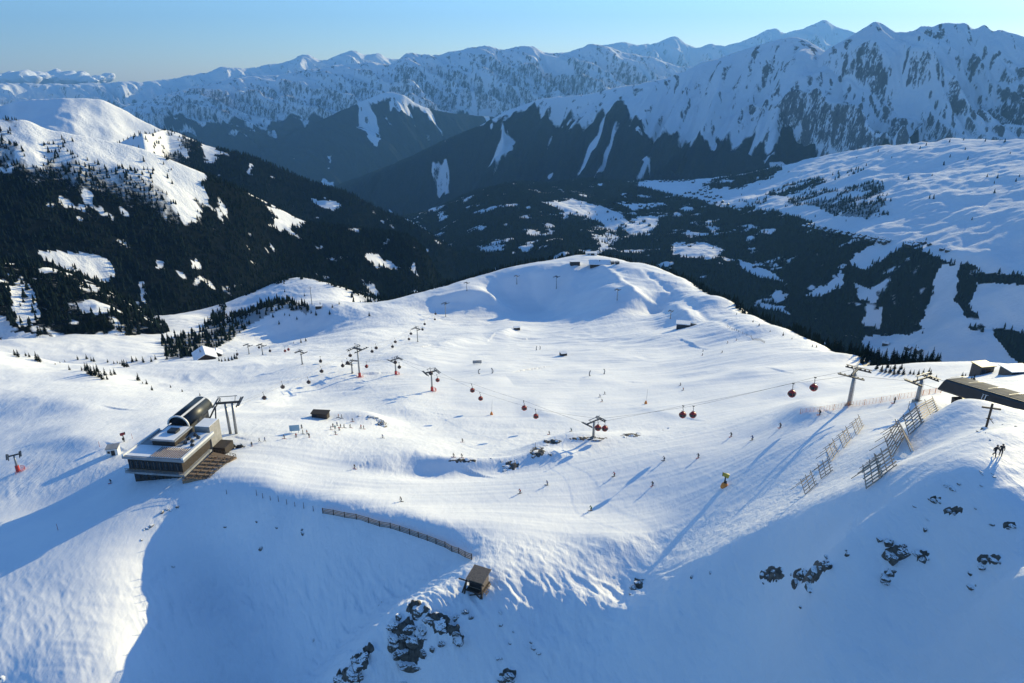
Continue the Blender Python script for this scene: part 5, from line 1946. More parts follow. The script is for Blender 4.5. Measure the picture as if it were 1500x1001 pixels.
lance(946, 592, 'orange-footed snow lance on the plateau right of centre', m_orange)
lance(720, 608, 'slim snow lance standing among the red cabins', m_orange)


def arch_pair(u0, v0, u1, v1, labs):
    A, Bq = on_snow(u0, v0), on_snow(u1, v1)
    d = Bq - A
    rz = math.atan2(d.y, d.x)
    for p, flip, lab in ((A, 0.0, labs[0]), (Bq, math.pi, labs[1])):
        t = thing('curved_post', lab, 'post', p, rz + flip, 'curved posts on the fun slope')
        P = [(0, 0, -0.2), (-0.45, 0, 0.9), (-0.5, 0, 1.9), (-0.05, 0, 2.8), (0.75, 0, 3.3)]
        MB().tube(P, [0.32, 0.34, 0.36, 0.34, 0.24], 10).build('curved_body', m_grey, t, True)
        MB().lathe([(0.55, -0.3), (0.5, 0.25)], 10).build('base', m_dsteel, t)


arch_pair(702, 548, 721, 547, ('curved grey post at the left of the slalom arches near the billboard', 'curved grey post at the right of the slalom arches near the billboard'))
arch_pair(786, 513, 791, 512, ('curved grey post close left under the shaded hollow', 'curved grey post close right under the shaded hollow'))
arch_pair(864, 551, 885, 548, ('curved grey post on the open plateau, left of a wide pair', 'curved grey post on the open plateau, right of a wide pair'))


def board(u, v, w, h, lab, m, rz=0.0):
    p = on_snow(u, v)
    t = thing('information_board', lab, 'board', p, rz)
    MB().box(-w / 2, w / 2, -0.06, 0.06, 0.7, 0.7 + h).build('panel', m, t)
    for s_ in (-w * 0.35, w * 0.35):
        MB().bar((s_, 0.1, -0.5), (s_, 0.1, 0.7 + h * 0.9), 0.12).build('post', m_dsteel, t)


board(432, 634, 3.6, 2.4, 'pale blue panorama board beside the group of skiers', m_blue, 0.15)
board(699, 534, 6.0, 2.2, 'grey-white billboard above the curved slalom posts', m_grey, 0.1)


def power_pylon():
    p = on_snow(457, 446)
    h = up_to(456, 420, p)
    t = thing('power_pylon', 'slender lattice pole in the sunny meadow left of the knoll', 'pylon', p, 0.4)
    MB().tube([(0, 0, -1), (0, 0, h)], [0.5, 0.25], 8).build('mast', m_steel, t)
    MB().bar((-2.2, 0, h * 0.93), (2.2, 0, h * 0.93), 0.3).build('cross_arm', m_steel, t)


power_pylon()


def snowmobile(u, v, lab, rz):
    p = on_snow(u, v)
    t = thing('snowmobile', lab, 'snowmobile', p, rz, 'parked snowmobiles')
    MB().hexa([(-1.3, -0.38, 0.3), (1.2, -0.4, 0.3), (1.2, 0.4, 0.3), (-1.3, 0.38, 0.3), (-1.2, -0.3, 0.8), (0.7, -0.36, 1.05), (0.7, 0.36, 1.05), (-1.2, 0.3, 0.8)]).build('body', m_black, t, bevel=0.08)
    MB().box(-1.1, 0.1, -0.24, 0.24, 0.82, 1.05).build('seat', m_black, t, bevel=0.05)
    MB().hexa([(0.5, -0.34, 1.0), (0.8, -0.34, 0.95), (0.8, 0.34, 0.95), (0.5, 0.34, 1.0), (0.3, -0.26, 1.45), (0.36, -0.26, 1.45), (0.36, 0.26, 1.45), (0.3, 0.26, 1.45)]).build('windscreen', m_glass, t)
    b = MB().bar((0.2, -0.42, 1.25), (0.2, 0.42, 1.25), 0.06)
    b.build('handlebar', m_dsteel, t)
    MB().box(-1.5, 0.5, -0.22, 0.22, 0.0, 0.36).build('track', m_black, t)
    for s_ in (-0.45, 0.45):
        MB().hexa([(0.4, s_ - 0.09, 0.0), (1.6, s_ - 0.09, 0.05), (1.6, s_ + 0.09, 0.05), (0.4, s_ + 0.09, 0.0), (0.4, s_ - 0.09, 0.07), (1.75, s_ - 0.07, 0.28), (1.75, s_ + 0.07, 0.28), (0.4, s_ + 0.09, 0.07)]).build('ski', m_dsteel, t)


snowmobile(341, 656, 'dark snowmobile parked right of the restaurant, nearer it', 0.3)
snowmobile(352, 656, 'dark snowmobile parked right of the restaurant, farther from it', 0.2)
# ------------------------------------------------------------------ people
m_skin = mat("skin", (0.45, 0.28, 0.2), 0.6)
m_boot = mat("ski_boot", (0.04, 0.04, 0.045), 0.4)
JACKETS = {'black': (0.02, 0.02, 0.024), 'red': (0.40, 0.03, 0.03), 'blue': (0.03, 0.08, 0.26), 'green': (0.10, 0.24, 0.05), 'orange': (0.55, 0.17, 0.03), 'grey': (0.16, 0.17, 0.18), 'teal': (0.03, 0.2, 0.24)}
m_jacket = {k: mat(k + '_jacket', c, 0.8, var=0.2, scale=6) for k, c in JACKETS.items()}
m_trouser = mat("dark_ski_trousers", (0.022, 0.022, 0.028), 0.85, var=0.3, scale=6)
m_glove = mat("ski_glove", (0.02, 0.02, 0.02), 0.8)
m_helmet = mat("ski_helmet", (0.05, 0.05, 0.055), 0.3)
m_goggle = mat("ski_goggles", (0.03, 0.02, 0.015), 0.1)

POSES = {
    # joint: (x right, y forward, z up)
    'ski': dict(pelvis=(0, -0.12, 0.80), chest=(0, 0.10, 1.18), neck=(0, 0.20, 1.36), head=(0, 0.25, 1.50), crown=(0, 0.25, 1.62),
                sL=(-0.2, 0.14, 1.30), eL=(-0.36, 0.20, 1.08), wL=(-0.34, 0.44, 1.02), hL=(-0.32, 0.53, 1.02), sR=(0.2, 0.14, 1.30), eR=(0.36, 0.20, 1.08), wR=(0.34, 0.44, 1.02), hR=(0.32, 0.53, 1.02),
                pL=(-0.1, -0.12, 0.78), kL=(-0.14, 0.16, 0.48), aL=(-0.14, -0.04, 0.12), tL=(-0.14, 0.16, 0.07), pR=(0.1, -0.12, 0.78), kR=(0.14, 0.18, 0.48), aR=(0.14, 0.0, 0.12), tR=(0.14, 0.2, 0.07)),
    'stand': dict(pelvis=(0, 0, 0.95), chest=(0, 0.02, 1.32), neck=(0, 0.03, 1.50), head=(0, 0.05, 1.63), crown=(0, 0.05, 1.75),
                  sL=(-0.21, 0.02, 1.44), eL=(-0.28, -0.02, 1.16), wL=(-0.26, 0.16, 0.95), hL=(-0.25, 0.23, 0.90), sR=(0.21, 0.02, 1.44), eR=(0.29, -0.02, 1.16), wR=(0.27, 0.12, 0.94), hR=(0.26, 0.19, 0.88),
                  pL=(-0.1, 0, 0.92), kL=(-0.13, 0.03, 0.50), aL=(-0.14, -0.02, 0.10), tL=(-0.15, 0.18, 0.06), pR=(0.1, 0, 0.92), kR=(0.13, 0.03, 0.50), aR=(0.14, -0.02, 0.10), tR=(0.15, 0.18, 0.06)),
    'walk': dict(pelvis=(0, 0, 0.93), chest=(0, 0.05, 1.30), neck=(0, 0.08, 1.48), head=(0, 0.11, 1.61), crown=(0, 0.11, 1.73),
                 sL=(-0.21, 0.05, 1.42), eL=(-0.27, 0.12, 1.14), wL=(-0.25, 0.33, 1.0), hL=(-0.24, 0.40, 0.98), sR=(0.21, 0.05, 1.42), eR=(0.28, -0.10, 1.16), wR=(0.27, -0.08, 0.92), hR=(0.27, -0.04, 0.86),
                 pL=(-0.1, 0, 0.90), kL=(-0.11, -0.06, 0.50), aL=(-0.11, -0.32, 0.16), tL=(-0.11, -0.14, 0.06), pR=(0.1, 0, 0.90), kR=(0.11, 0.22, 0.52), aR=(0.11, 0.24, 0.10), tR=(0.11, 0.42, 0.07)),
}
BONES = [('pelvis', 'chest'), ('chest', 'neck'), ('neck', 'head'), ('head', 'crown'), ('chest', 'sL'), ('sL', 'eL'), ('eL', 'wL'), ('wL', 'hL'), ('chest', 'sR'), ('sR', 'eR'), ('eR', 'wR'), ('wR', 'hR'),
         ('pelvis', 'pL'), ('pL', 'kL'), ('kL', 'aL'), ('aL', 'tL'), ('pelvis', 'pR'), ('pR', 'kR'), ('kR', 'aR'), ('aR', 'tR')]
RAD = dict(pelvis=0.16, chest=0.18, neck=0.065, head=0.105, crown=0.075, s=0.095, e=0.068, w=0.05, h=0.045, p=0.12, k=0.085, a=0.07, t=0.055)


def body_mesh(pose):
    J = POSES[pose]
    names = list(J)
    me = bpy.data.meshes.new('body')
    me.from_pydata([J[n] for n in names], [(names.index(a), names.index(b)) for a, b in BONES], [])
    o = bpy.data.objects.new('body', me)
    COL.objects.link(o)
    sk = o.modifiers.new('skin', 'SKIN')
    for i, n in enumerate(names):
        r = RAD.get(n, RAD.get(n[0], 0.06))
        me.skin_vertices[0].data[i].radius = (r, r)
    me.skin_vertices[0].data[names.index('pelvis')].use_root = True
    ss = o.modifiers.new('sub', 'SUBSURF')
    ss.levels = 1
    dg = bpy.context.evaluated_depsgraph_get()
    out = bpy.data.meshes.new_from_object(o.evaluated_get(dg))
    bpy.data.objects.remove(o)
    bpy.data.meshes.remove(me)
    # faces take the material of the nearest bone: jacket, trousers, skin, gloves, boots
    seg = []
    for a, b in BONES:
        k = 0
        if b in ('head', 'crown'):
            k = 2
        elif b in ('hL', 'hR'):
            k = 3
        elif b in ('tL', 'tR'):
            k = 4
        elif b[0] in 'pka':
            k = 1
        seg.append((Vector(J[a]), Vector(J[b]), k))
    for p in out.polygons:
        c = p.center
        best = min(seg, key=lambda s: (c - (s[0] + (s[1] - s[0]) * min(1, max(0, (c - s[0]).dot(s[1] - s[0]) / (s[1] - s[0]).length_squared)))).length)
        p.material_index = best[2]
        p.use_smooth = True
    return out


BODY = {k: body_mesh(k) for k in POSES}
BODYC = {}


def person_parts(pose, colour):
    key = (pose, colour)
    if key not in BODYC:
        me = BODY[pose].copy()
        for mm in (m_jacket[colour], m_trouser, m_skin, m_glove, m_boot):
            me.materials.append(mm)
        BODYC[key] = me
    return BODYC[key]


PROTO = {}


def person(u, v, pose, colour, rz, label, skis=True, group='skiers and walkers'):
    p = on_snow(u, v)
    nm = 'person'
    key = (pose, colour, skis)
    if key in PROTO:
        return dup(PROTO[key], p, rz, label, group)
    t = thing(nm, label, 'person', p, rz, group)
    PROTO[key] = t
    b = bpy.data.objects.new('body', person_parts(pose, colour))
    COL.objects.link(b)
    b.parent = t
    J = POSES[pose]
    hd = Vector(J['head'])
    f = MB()
    f.lathe(sphere(12, 5, 0.135, 0.14, (0, 0, 0), 1.25, math.pi), 12)
    f.v = [(x + hd.x, y + hd.y - 0.01, z + hd.z + 0.05) for x, y, z in f.v]
    f.build('helmet', m_helmet, t, True)
    MB().hexa([(hd.x - 0.085, hd.y + 0.06, hd.z - 0.01), (hd.x + 0.085, hd.y + 0.06, hd.z - 0.01), (hd.x + 0.085, hd.y + 0.09, hd.z - 0.01), (hd.x - 0.085, hd.y + 0.09, hd.z - 0.01),
               (hd.x - 0.085, hd.y + 0.06, hd.z + 0.06), (hd.x + 0.085, hd.y + 0.06, hd.z + 0.06), (hd.x + 0.085, hd.y + 0.115, hd.z + 0.06), (hd.x - 0.085, hd.y + 0.115, hd.z + 0.06)]).build('goggles', m_goggle, t)
    if skis:
        for s_, an in (('L', 'tL'), ('R', 'tR')):
            x = J[an][0]
            y = J[an][1] - 0.1
            MB().hexa([(x - 0.05, y - 0.75, 0.0), (x + 0.05, y - 0.75, 0.0), (x + 0.05, y + 0.7, 0.0), (x - 0.05, y + 0.7, 0.0), (x - 0.05, y - 0.75, 0.03), (x + 0.05, y - 0.75, 0.03), (x + 0.045, y + 0.9, 0.1), (x - 0.045, y + 0.9, 0.1)]).build('ski', m_jacket['red' if colour == 'black' else 'black'], t)
        for s_ in 'LR':
            h = Vector(J['h' + s_])
            back = Vector((h.x * 1.5, h.y - (0.85 if pose == 'ski' else 0.15), 0.12 if pose == 'ski' else 0.0))
            MB().tube([h + (h - back) * 0.08, back], 0.013, 5).build('ski_pole', m_dsteel, t)
    return t


R = math.radians
# skiers on the piste, one by one
for u, v, pose, c, rz, lab, sk in [
    (866, 748, 'ski', 'green', R(115), 'skier in a green jacket alone in mid piste, nearest the camera', True), (956, 712, 'ski', 'black', R(130), 'dark-clad skier right of centre on the piste, above the green one', True),
    (973, 675, 'ski', 'grey', R(100), 'skier in grey close under the shadow edge of the piste', True), (900, 698, 'ski', 'red', R(110), 'skier in a red jacket in the middle of the piste', True),
    (802, 711, 'ski', 'blue', R(80), 'skier in blue turning below the rocky hump', True), (762, 723, 'ski', 'red', R(120), 'skier in dark red left of the blue skier on the piste', True),
    (588, 735, 'ski', 'grey', R(90), 'lone grey skier above the plank fence', True), (520, 687, 'ski', 'black', R(60), 'dark skier left of the scooped hollow', True),
    (1023, 671, 'ski', 'black', R(120), 'dark skier on the upper piste below the rock edge', True), (1071, 640, 'ski', 'black', R(120), 'dark skier high on the piste, left one of a close pair', True),
    (1102, 645, 'ski', 'blue', R(120), 'dark blue skier high on the piste, right one of a close pair', True), (1143, 627, 'ski', 'black', R(110), 'dark skier high on the piste left of the blue shadow', True),
    (1201, 608, 'ski', 'black', R(100), 'dark skier right beside the blue shadow under the net', True), (1310, 591, 'stand', 'black', R(90), 'dark figure by the net left of the last pylon', True),
    (1456, 669, 'walk', 'black', R(200), 'hiker in black left one of two near the cross', False), (1465, 668, 'stand', 'black', R(160), 'hiker in black right one of two near the cross', False),
    (879, 582, 'ski', 'blue', R(90), 'small skier on the open plateau, left of three close together', True), (886, 578, 'ski', 'grey', R(90), 'small skier on the open plateau, top of three close together', True),
    (882, 589, 'ski', 'black', R(90), 'small skier on the open plateau, lowest of three close together', True), (805, 637, 'ski', 'black', R(70), 'small dark skier above the rocky hump, left', True),
    (837, 632, 'ski', 'teal', R(110), 'small dark skier just left of the pylon on the hump', True), (997, 565, 'ski', 'grey', R(90), 'small grey skier mid plateau, upper of a pair', True), (1001, 572, 'ski', 'orange', R(90), 'small orange skier mid plateau, lower of a pair', True),
    (1030, 515, 'ski', 'grey', R(90), 'tiny skier below the thin fence, upper left', True), (1029, 521, 'ski', 'black', R(90), 'tiny dark skier below the thin fence, lower left', True), (1058, 517, 'ski', 'grey', R(90), 'tiny grey skier below the thin fence, right', True),
    (1066, 503, 'ski', 'red', R(90), 'tiny skier in red just left of the thin fence', True), (1079, 499, 'ski', 'black', R(90), 'tiny dark skier against the thin fence', True),
    (678, 648, 'ski', 'black', R(90), 'dark skier standing on the bright snow above the scooped hollow', True), (665, 670, 'ski', 'black', R(90), 'small skier at the rim of the scooped hollow, left', True), (677, 671, 'ski', 'black', R(90), 'small skier at the rim of the scooped hollow, right', True),
    (561, 642, 'ski', 'blue', R(90), 'skier in blue just right of the snowy boulder pile', True),
    (163, 708, 'ski', 'black', R(120), 'skier in the blue shadow left of the restaurant', True), (321, 660, 'stand', 'grey', R(30), 'person walking towards the restaurant terrace', False), (328, 678, 'stand', 'black', R(60), 'person standing right of the sun terrace', True),
    (316, 676, 'stand', 'red', R(200), 'person at the corner of the sun terrace', False),
    (369, 654, 'stand', 'black', R(20), 'dark figure close right of the snowmobiles', True), (380, 648, 'walk', 'grey', R(300), 'left one of two walkers right of the snowmobiles', False), (388, 647, 'walk', 'blue', R(300), 'right one of two walkers right of the snowmobiles', False),
    (417, 643, 'ski', 'black', R(90), 'skier just left of the blue board', True), (434, 641, 'stand', 'red', R(40), 'person in red standing under the blue board', True), (444, 636, 'stand', 'grey', R(90), 'person in grey close right of the blue board', True),
    (450, 636, 'stand', 'orange', R(140), 'person in orange second to the right of the blue board', True), (453, 641, 'walk', 'black', R(190), 'dark person crouched low right of the blue board', True), (442, 628, 'stand', 'grey', R(10), 'person right behind the blue board', True),
    (492, 637, 'ski', 'black', R(90), 'dark skier in front of the waiting crowd', True), (488, 626, 'stand', 'black', R(50), 'dark person at the left of the tight crowd by the low hut', True), (494, 624, 'stand', 'blue', R(150), 'person in dark blue at the back of the tight crowd', True),
    (499, 627, 'stand', 'black', R(250), 'dark person at the right of the tight crowd', True), (497, 631, 'stand', 'red', R(0), 'person in red at the front of the tight crowd', True), (485, 630, 'stand', 'black', R(100), 'dark person at the front left of the tight crowd', True),
    (491, 629, 'stand', 'teal', R(200), 'person in teal in the middle of the tight crowd', True), (504, 627, 'walk', 'grey', R(270), 'walker in grey just right of the crowd', True), (513, 627, 'walk', 'black', R(270), 'dark walker second to the right of the crowd', True),
    (517, 618, 'ski', 'black', R(90), 'dark skier on the little rise right of the low hut', True), (529, 628, 'stand', 'red', R(60), 'person in red left of the boulder pile', True), (533, 629, 'stand', 'black', R(120), 'dark person left of the boulder pile', True),
    (496, 612, 'stand', 'orange', R(90), 'person in orange right of the low dark hut', True), (501, 613, 'stand', 'grey', R(90), 'person in grey right of the low dark hut', True),
]:
    person(u, v, pose, c, rz, lab, sk)
# ------------------------------------------------------------------ rocks breaking through the snow
def rock_mesh(seed):
    bm = bmesh.new()
    bmesh.ops.create_icosphere(bm, subdivisions=4, radius=1.0)
    P = np.array([v.co for v in bm.verts], np.float32)
    o = seed * 7.31
    d = 1 + 0.30 * fbm(P[:, 0] * 1.3 + o, P[:, 1] * 1.3 + P[:, 2] * 1.7, 2, 601 + seed) + 0.18 * ridged(P[:, 0] * 2.6 + P[:, 2] * 2.2 + o, P[:, 1] * 2.6 - P[:, 2] * 1.5, 4, 631 + seed)
    # flat fracture planes
    rg = np.random.default_rng(seed)
    for _ in range(7):
        n = rg.normal(size=3)
        n /= np.linalg.norm(n)
        c = 0.62 + 0.25 * rg.random()
        h = (P * d[:, None]) @ n
        d = np.where(h > c, d * (c + (h - c) * 0.2) / np.maximum(h, 1e-3), d)
    P = P * d[:, None]
    for v, p in zip(bm.verts, P):
        v.co = p
    me = bpy.data.meshes.new('rock')
    bm.to_mesh(me)
    bm.free()
    me.materials.append(m_rock)
    return me


ROCKS = [rock_mesh(i) for i in range(8)]
rr = random.Random(5)


def rocks(pts, label, group, flat=0.8):
    for u, v, s in pts:
        p = on_snow(u, v)
        o = bpy.data.objects.new('rock', ROCKS[rr.randrange(8)])
        COL.objects.link(o)
        k = s * px_at(p) * 1.15
        o.scale = (k * (0.8 + 0.6 * rr.random()), k * (0.7 + 0.5 * rr.random()), k * flat * (0.7 + 0.5 * rr.random()))
        o.rotation_euler = (rr.uniform(-0.3, 0.3), rr.uniform(-0.3, 0.3), rr.uniform(0, 6.28))
        o.location = (p.x, p.y, p.z - 0.42 * k)
        tag(o, label, 'rock', group)


rocks([(612, 892, 9), (607, 900, 7), (628, 905, 7), (637, 897, 6), (642, 914, 10), (622, 918, 7), (577, 914, 9), (585, 904, 7), (580, 930, 10), (599, 917, 8), (607, 937, 10), (576, 945, 8), (591, 954, 8), (598, 972, 11), (582, 960, 7),
       (607, 976, 8), (618, 956, 6), (650, 921, 5), (672, 933, 7), (667, 927, 4), (646, 943, 5), (633, 950, 4), (593, 934, 6), (620, 930, 6)], 'dark bare rock in the craggy cluster below the timber hut', 'crag below the timber hut')
rocks([(527, 972, 11), (515, 984, 9), (522, 988, 8), (533, 961, 6), (500, 998, 10), (590, 999, 6)], 'dark rock low on the rib at the bottom edge of the snow', 'rocks at the foot of the rib')
rocks([(745, 988, 7), (737, 993, 6), (751, 996, 4), (668, 905, 4), (681, 895, 4), (728, 963, 3), (733, 962, 3), (733, 897, 3), (734, 914, 3), (748, 942, 3), (752, 925, 2), (690, 905, 3), (783, 948, 4), (778, 940, 3), (790, 955, 3)], 'small dark rock scattered on the shaded slope right of the timber hut', 'scattered rocks right of the hut')
rocks([(1181, 839, 9), (1196, 835, 8), (1167, 852, 8), (1189, 847, 6), (1187, 858, 6), (1217, 827, 6), (1212, 815, 4), (1210, 825, 5), (1175, 846, 5), (1203, 831, 4)], 'rock in the slanting dark outcrop of the shaded right slope', 'slanting outcrop')
rocks([(1242, 811, 4), (1240, 806, 2), (1118, 841, 4), (1125, 845, 4), (1122, 837, 2), (1146, 835, 3), (1134, 836, 3), (1135, 843, 2), (1119, 854, 2), (1160, 841, 2), (1138, 850, 2), (1174, 889, 3)], 'small stone strewn beside the slanting outcrop', 'stones beside the slanting outcrop')
rocks([(1310, 815, 11), (1323, 810, 8), (1301, 811, 7), (1303, 795, 7), (1288, 789, 4), (1323, 799, 5), (1347, 810, 6), (1354, 819, 6), (1359, 817, 3), (1355, 776, 3)], 'rock of the upper right outcrop in the shade', 'upper right outcrop')
rocks([(1300, 845, 8), (1305, 838, 5), (1297, 850, 5), (1311, 837, 3)], 'rock of the small lone outcrop under the upper right one', 'lone outcrop')
rocks([(1445, 820, 6), (1452, 817, 5), (1440, 828, 5), (1460, 822, 5), (1466, 824, 3), (1425, 860, 5), (1430, 857, 2), (1422, 840, 3)], 'dark rock by the shadow edge at the right margin', 'rocks at the right margin')
rocks([(1370, 733, 5), (1376, 731, 4), (1341, 741, 3), (1362, 730, 3), (1392, 747, 4), (1399, 752, 3), (1455, 768, 3), (1485, 770, 4), (1478, 773, 3), (1388, 709, 4), (1396, 713, 5), (1405, 708, 3), (1360, 760, 3), (1430, 745, 2)], 'flat dark stone peeping out of the crest below the hikers', 'flat stones on the crest', 0.5)
rocks([(1453, 645, 3), (1447, 634, 3), (1470, 622, 3), (1476, 624, 3), (1442, 693, 5), (1454, 693, 4), (1463, 688, 4), (1471, 692, 5), (1456, 697, 3), (1475, 697, 2), (1439, 711, 2), (1435, 632, 3), (1491, 625, 3)], 'flat stone in the wind-blown snow around the hikers and cross', 'stones around the cross', 0.45)
rocks([(781, 668, 4), (786, 662, 5), (791, 657, 4), (806, 665, 4), (800, 652, 4), (815, 646, 4), (846, 643, 3), (871, 643, 5), (879, 644, 3), (862, 642, 3)], 'dark rock along the rim of the rocky hump above the piste', 'rim of the rocky hump', 0.6)
rocks([(925, 639, 5), (935, 636, 4), (917, 641, 3), (980, 628, 3), (972, 630, 2)], 'dark rock on the low snow edge right of the rocky hump', 'low snow edge', 0.6)
rocks([(745, 683, 6), (750, 678, 5), (740, 688, 5), (760, 671, 4), (755, 672, 3), (700, 672, 3), (685, 674, 3), (722, 672, 3), (735, 675, 3), (690, 676, 2), (768, 670, 3)], 'dark rock between the scooped hollow and the hump', 'rocks by the hollow', 0.6)
rocks([(537, 614, 3), (543, 610, 5), (554, 615, 6), (558, 621, 6), (561, 625, 5), (549, 612, 4), (527, 609, 3)], 'snowy boulder of the pale pile right of the skiers', 'pale boulder pile')
rocks([(222, 770, 3), (216, 774, 3), (211, 776, 2), (207, 791, 2), (238, 750, 3), (245, 746, 3), (260, 742, 3), (251, 748, 2)], 'small stone on the edge of the bowl under the restaurant', 'stones on the bowl edge')
rocks([(253, 829, 3), (376, 764, 2), (406, 773, 2), (444, 780, 3), (382, 803, 3), (330, 771, 2), (443, 776, 2), (561, 882, 2), (556, 886, 2), (460, 937, 2)], 'small dark stone lying in the blue shade of the bowl', 'stones in the bowl')
rocks([(935, 855, 5), (929, 862, 5), (941, 849, 4), (926, 869, 4), (1014, 845, 3), (1042, 838, 3)], 'dark rock at the sharp edge of the sunlit nose', 'rocks at the nose')
rocks([(6, 996, 7)], 'dark rock in the bottom left corner', 'corner rock')
# ------------------------------------------------------------------ single conifers, nearest first
def conifer_meshes(seed):
    rg = np.random.default_rng(seed)
    b = MB()
    tr = MB().tube([(0, 0, -0.06), (0, 0, 0.3), (0, 0, 0.9)], [0.028, 0.022, 0.006], 7)
    n = 11
    for i in range(n):
        z0 = 0.08 + 0.86 * i / n
        rad = (0.21 + 0.05 * rg.random()) * (1 - i / n) ** 0.85 + 0.02
        k = 9
        a0 = rg.random() * 6.28
        for j in range(k):
            if rg.random() < 0.1:
                continue
            a = a0 + 2 * math.pi * (j + 0.5 * rg.random()) / k
            rr_ = rad * (0.65 + 0.6 * rg.random())
            wd = 0.34
            t = Vector((math.cos(a) * rr_, math.sin(a) * rr_, z0 - 0.35 * rr_ + 0.02 * rg.random()))
            l = Vector((math.cos(a - wd) * rr_ * 0.62, math.sin(a - wd) * rr_ * 0.62, z0 - 0.30 * rr_))
            r_ = Vector((math.cos(a + wd) * rr_ * 0.62, math.sin(a + wd) * rr_ * 0.62, z0 - 0.30 * rr_))
            c = Vector((0, 0, z0 + 0.10 * (1 - 0.5 * i / n)))
            m = Vector((math.cos(a) * rr_ * 0.55, math.sin(a) * rr_ * 0.55, z0 - 0.10 * rr_))
            b.add([c, l, t, r_, m], [(0, 1, 4), (1, 2, 4), (2, 3, 4), (3, 0, 4)])
    b.add([(0.02, 0, 0.92), (-0.01, 0.017, 0.92), (-0.01, -0.017, 0.92), (0, 0, 1.0)], [(0, 1, 3), (1, 2, 3), (2, 0, 3)])
    return b, tr


CON = []
for s_ in range(5):
    b, tr = conifer_meshes(40 + s_)
    t = thing('conifer', 'x', 'tree', (0, 0, 0))
    b.build('crown', m_tree, t)
    tr.build('trunk', m_bark, t, True)
    CON.append(t)
used = set()


def conifer(p, h, label, group):
    i = rr.randrange(5)
    if i not in used:
        used.add(i)
        t = CON[i]
        t.location, t.rotation_euler[2], t.scale = p, rr.random() * 6.28, (h, h, h)
        tag(t, label, 'tree', group)
        return t
    return dup(CON[i], p, rr.random() * 6.28, label, group, h)


def trees_at(pts, label, group):
    for u, v, hp in pts:
        p = on_snow(u, v)
        conifer(p, hp * px_at(p) * 1.08, label, group)


trees_at([(22, 521, 10), (27, 523, 12), (38, 522, 7), (43, 523, 7)], 'dark conifer at the far left where the white shoulder meets the meadow', 'trees on the left shoulder')
trees_at([(54, 528, 14), (58, 530, 12)], 'taller dark conifer alone at the edge of the white shoulder', 'lone pair on the shoulder')
trees_at([(102, 542, 8)], 'small round conifer on the meadow below the big dark clump', 'lone meadow tree')
trees_at([(114, 527, 7), (127, 526, 8), (134, 529, 7), (138, 530, 8), (81, 534, 3), (88, 532, 3), (95, 530, 3)], 'small conifer in the row along the meadow rim', 'row on the meadow rim')
trees_at([(126, 544, 14), (131, 548, 17), (135, 550, 16), (140, 551, 17), (146, 553, 14), (150, 556, 13), (154, 550, 12), (120, 543, 7), (128, 541, 10), (143, 545, 13), (157, 556, 8), (163, 550, 10), (168, 549, 10)], 'tall dark conifer of the dense clump left of the gully', 'dense clump left of the gully')
trees_at([(158, 531, 6), (167, 533, 5), (172, 532, 4), (183, 538, 13), (187, 538, 11), (180, 536, 10), (176, 533, 4), (194, 530, 9), (200, 529, 7), (210, 531, 10), (222, 530, 8), (228, 527, 8)], 'conifer standing on the meadow before the dark wood', 'trees before the dark wood')
trees_at([(203, 558, 13), (215, 563, 8), (223, 572, 8), (250, 568, 5), (209, 562, 4), (267, 574, 5), (293, 580, 5)], 'lone conifer on the steep side of the gully', 'trees on the gully side')
trees_at([(321, 529, 6), (325, 530, 6), (330, 529, 6), (335, 529, 7), (340, 528, 8), (344, 526, 9), (347, 526, 7)], 'conifer in the short dense row right of the lodge', 'row beside the lodge')
trees_at([(400, 465, 7), (409, 475, 6), (417, 462, 4), (424, 463, 4), (435, 468, 5)], 'small conifer alone on the shaded snow flank', 'trees on the shaded flank')
trees_at([(441, 502, 6), (448, 500, 6), (430, 503, 3)], 'conifer of the tiny pair on the far left piste edge', 'pair on the piste edge')
trees_at([(456, 459, 6), (463, 462, 8), (483, 461, 8), (487, 451, 6), (541, 463, 7), (446, 434, 5), (497, 446, 5)], 'small conifer along the left skyline of the knoll', 'trees on the left skyline')
trees_at([(1276, 535, 12), (1284, 541, 12), (1291, 545, 13), (1297, 546, 10), (1303, 547, 13), (1309, 549, 12), (1316, 548, 13), (1323, 549, 12), (1288, 536, 12), (1300, 539, 12), (1310, 541, 12), (1320, 541, 10), (1268, 531, 10)], 'dark conifer of the wooded edge behind the two ridge pylons', 'wooded edge behind the pylons')
trees_at([(1338, 549, 8), (1345, 550, 10), (1352, 549, 10), (1360, 549, 12), (1363, 549, 9), (1371, 555, 7), (1333, 548, 8)], 'conifer around the head of the last pylon before the dark station', 'trees by the last pylon')
trees_at([(1409, 553, 9), (1414, 551, 5), (1422, 559, 9), (1426, 558, 11)], 'small conifer just above the roof of the dark station', 'trees above the dark station')
trees_at([(1147, 492, 6), (1112, 477, 4), (1103, 472, 4), (1128, 486, 3), (1190, 508, 4), (1196, 509, 5), (1160, 497, 3), (1079, 461, 3)], 'tiny conifer alone on the bright right edge of the plateau', 'trees on the bright edge')
# of the thousands in the woods, those that show largest stand as trees of their own
ALL = np.concatenate([PG_near, PH1_near])
for x, y, z, h in ALL:
    u, v = proj(x, y, z)
    if y < 1 or True:
        zone = ('conifer in front of the wood on the left spur' if math.atan2(x, y) < R(-22) else 'conifer in the dark strip on the shaded flank by the pylon') if math.atan2(x, y) < R(-12) else \
            ('conifer at the left skyline behind the knoll' if math.atan2(x, y) < R(8) else 'conifer in the dark fringe below the right edge of the plateau')
        grp = {'f': 'trees of the left spur', 'i': 'strip by the pylon'}.get(zone[8], 'x')
        grp = 'trees: ' + zone[8:]
        conifer(Vector((x, y, z)), h, zone, grp)
# ------------------------------------------------------------------ chalets and villages on the far terrain
def on_valley(u, v):
    p = None
    while p is None:
        p = VL.hit(u, v)
        v += 1
    return p


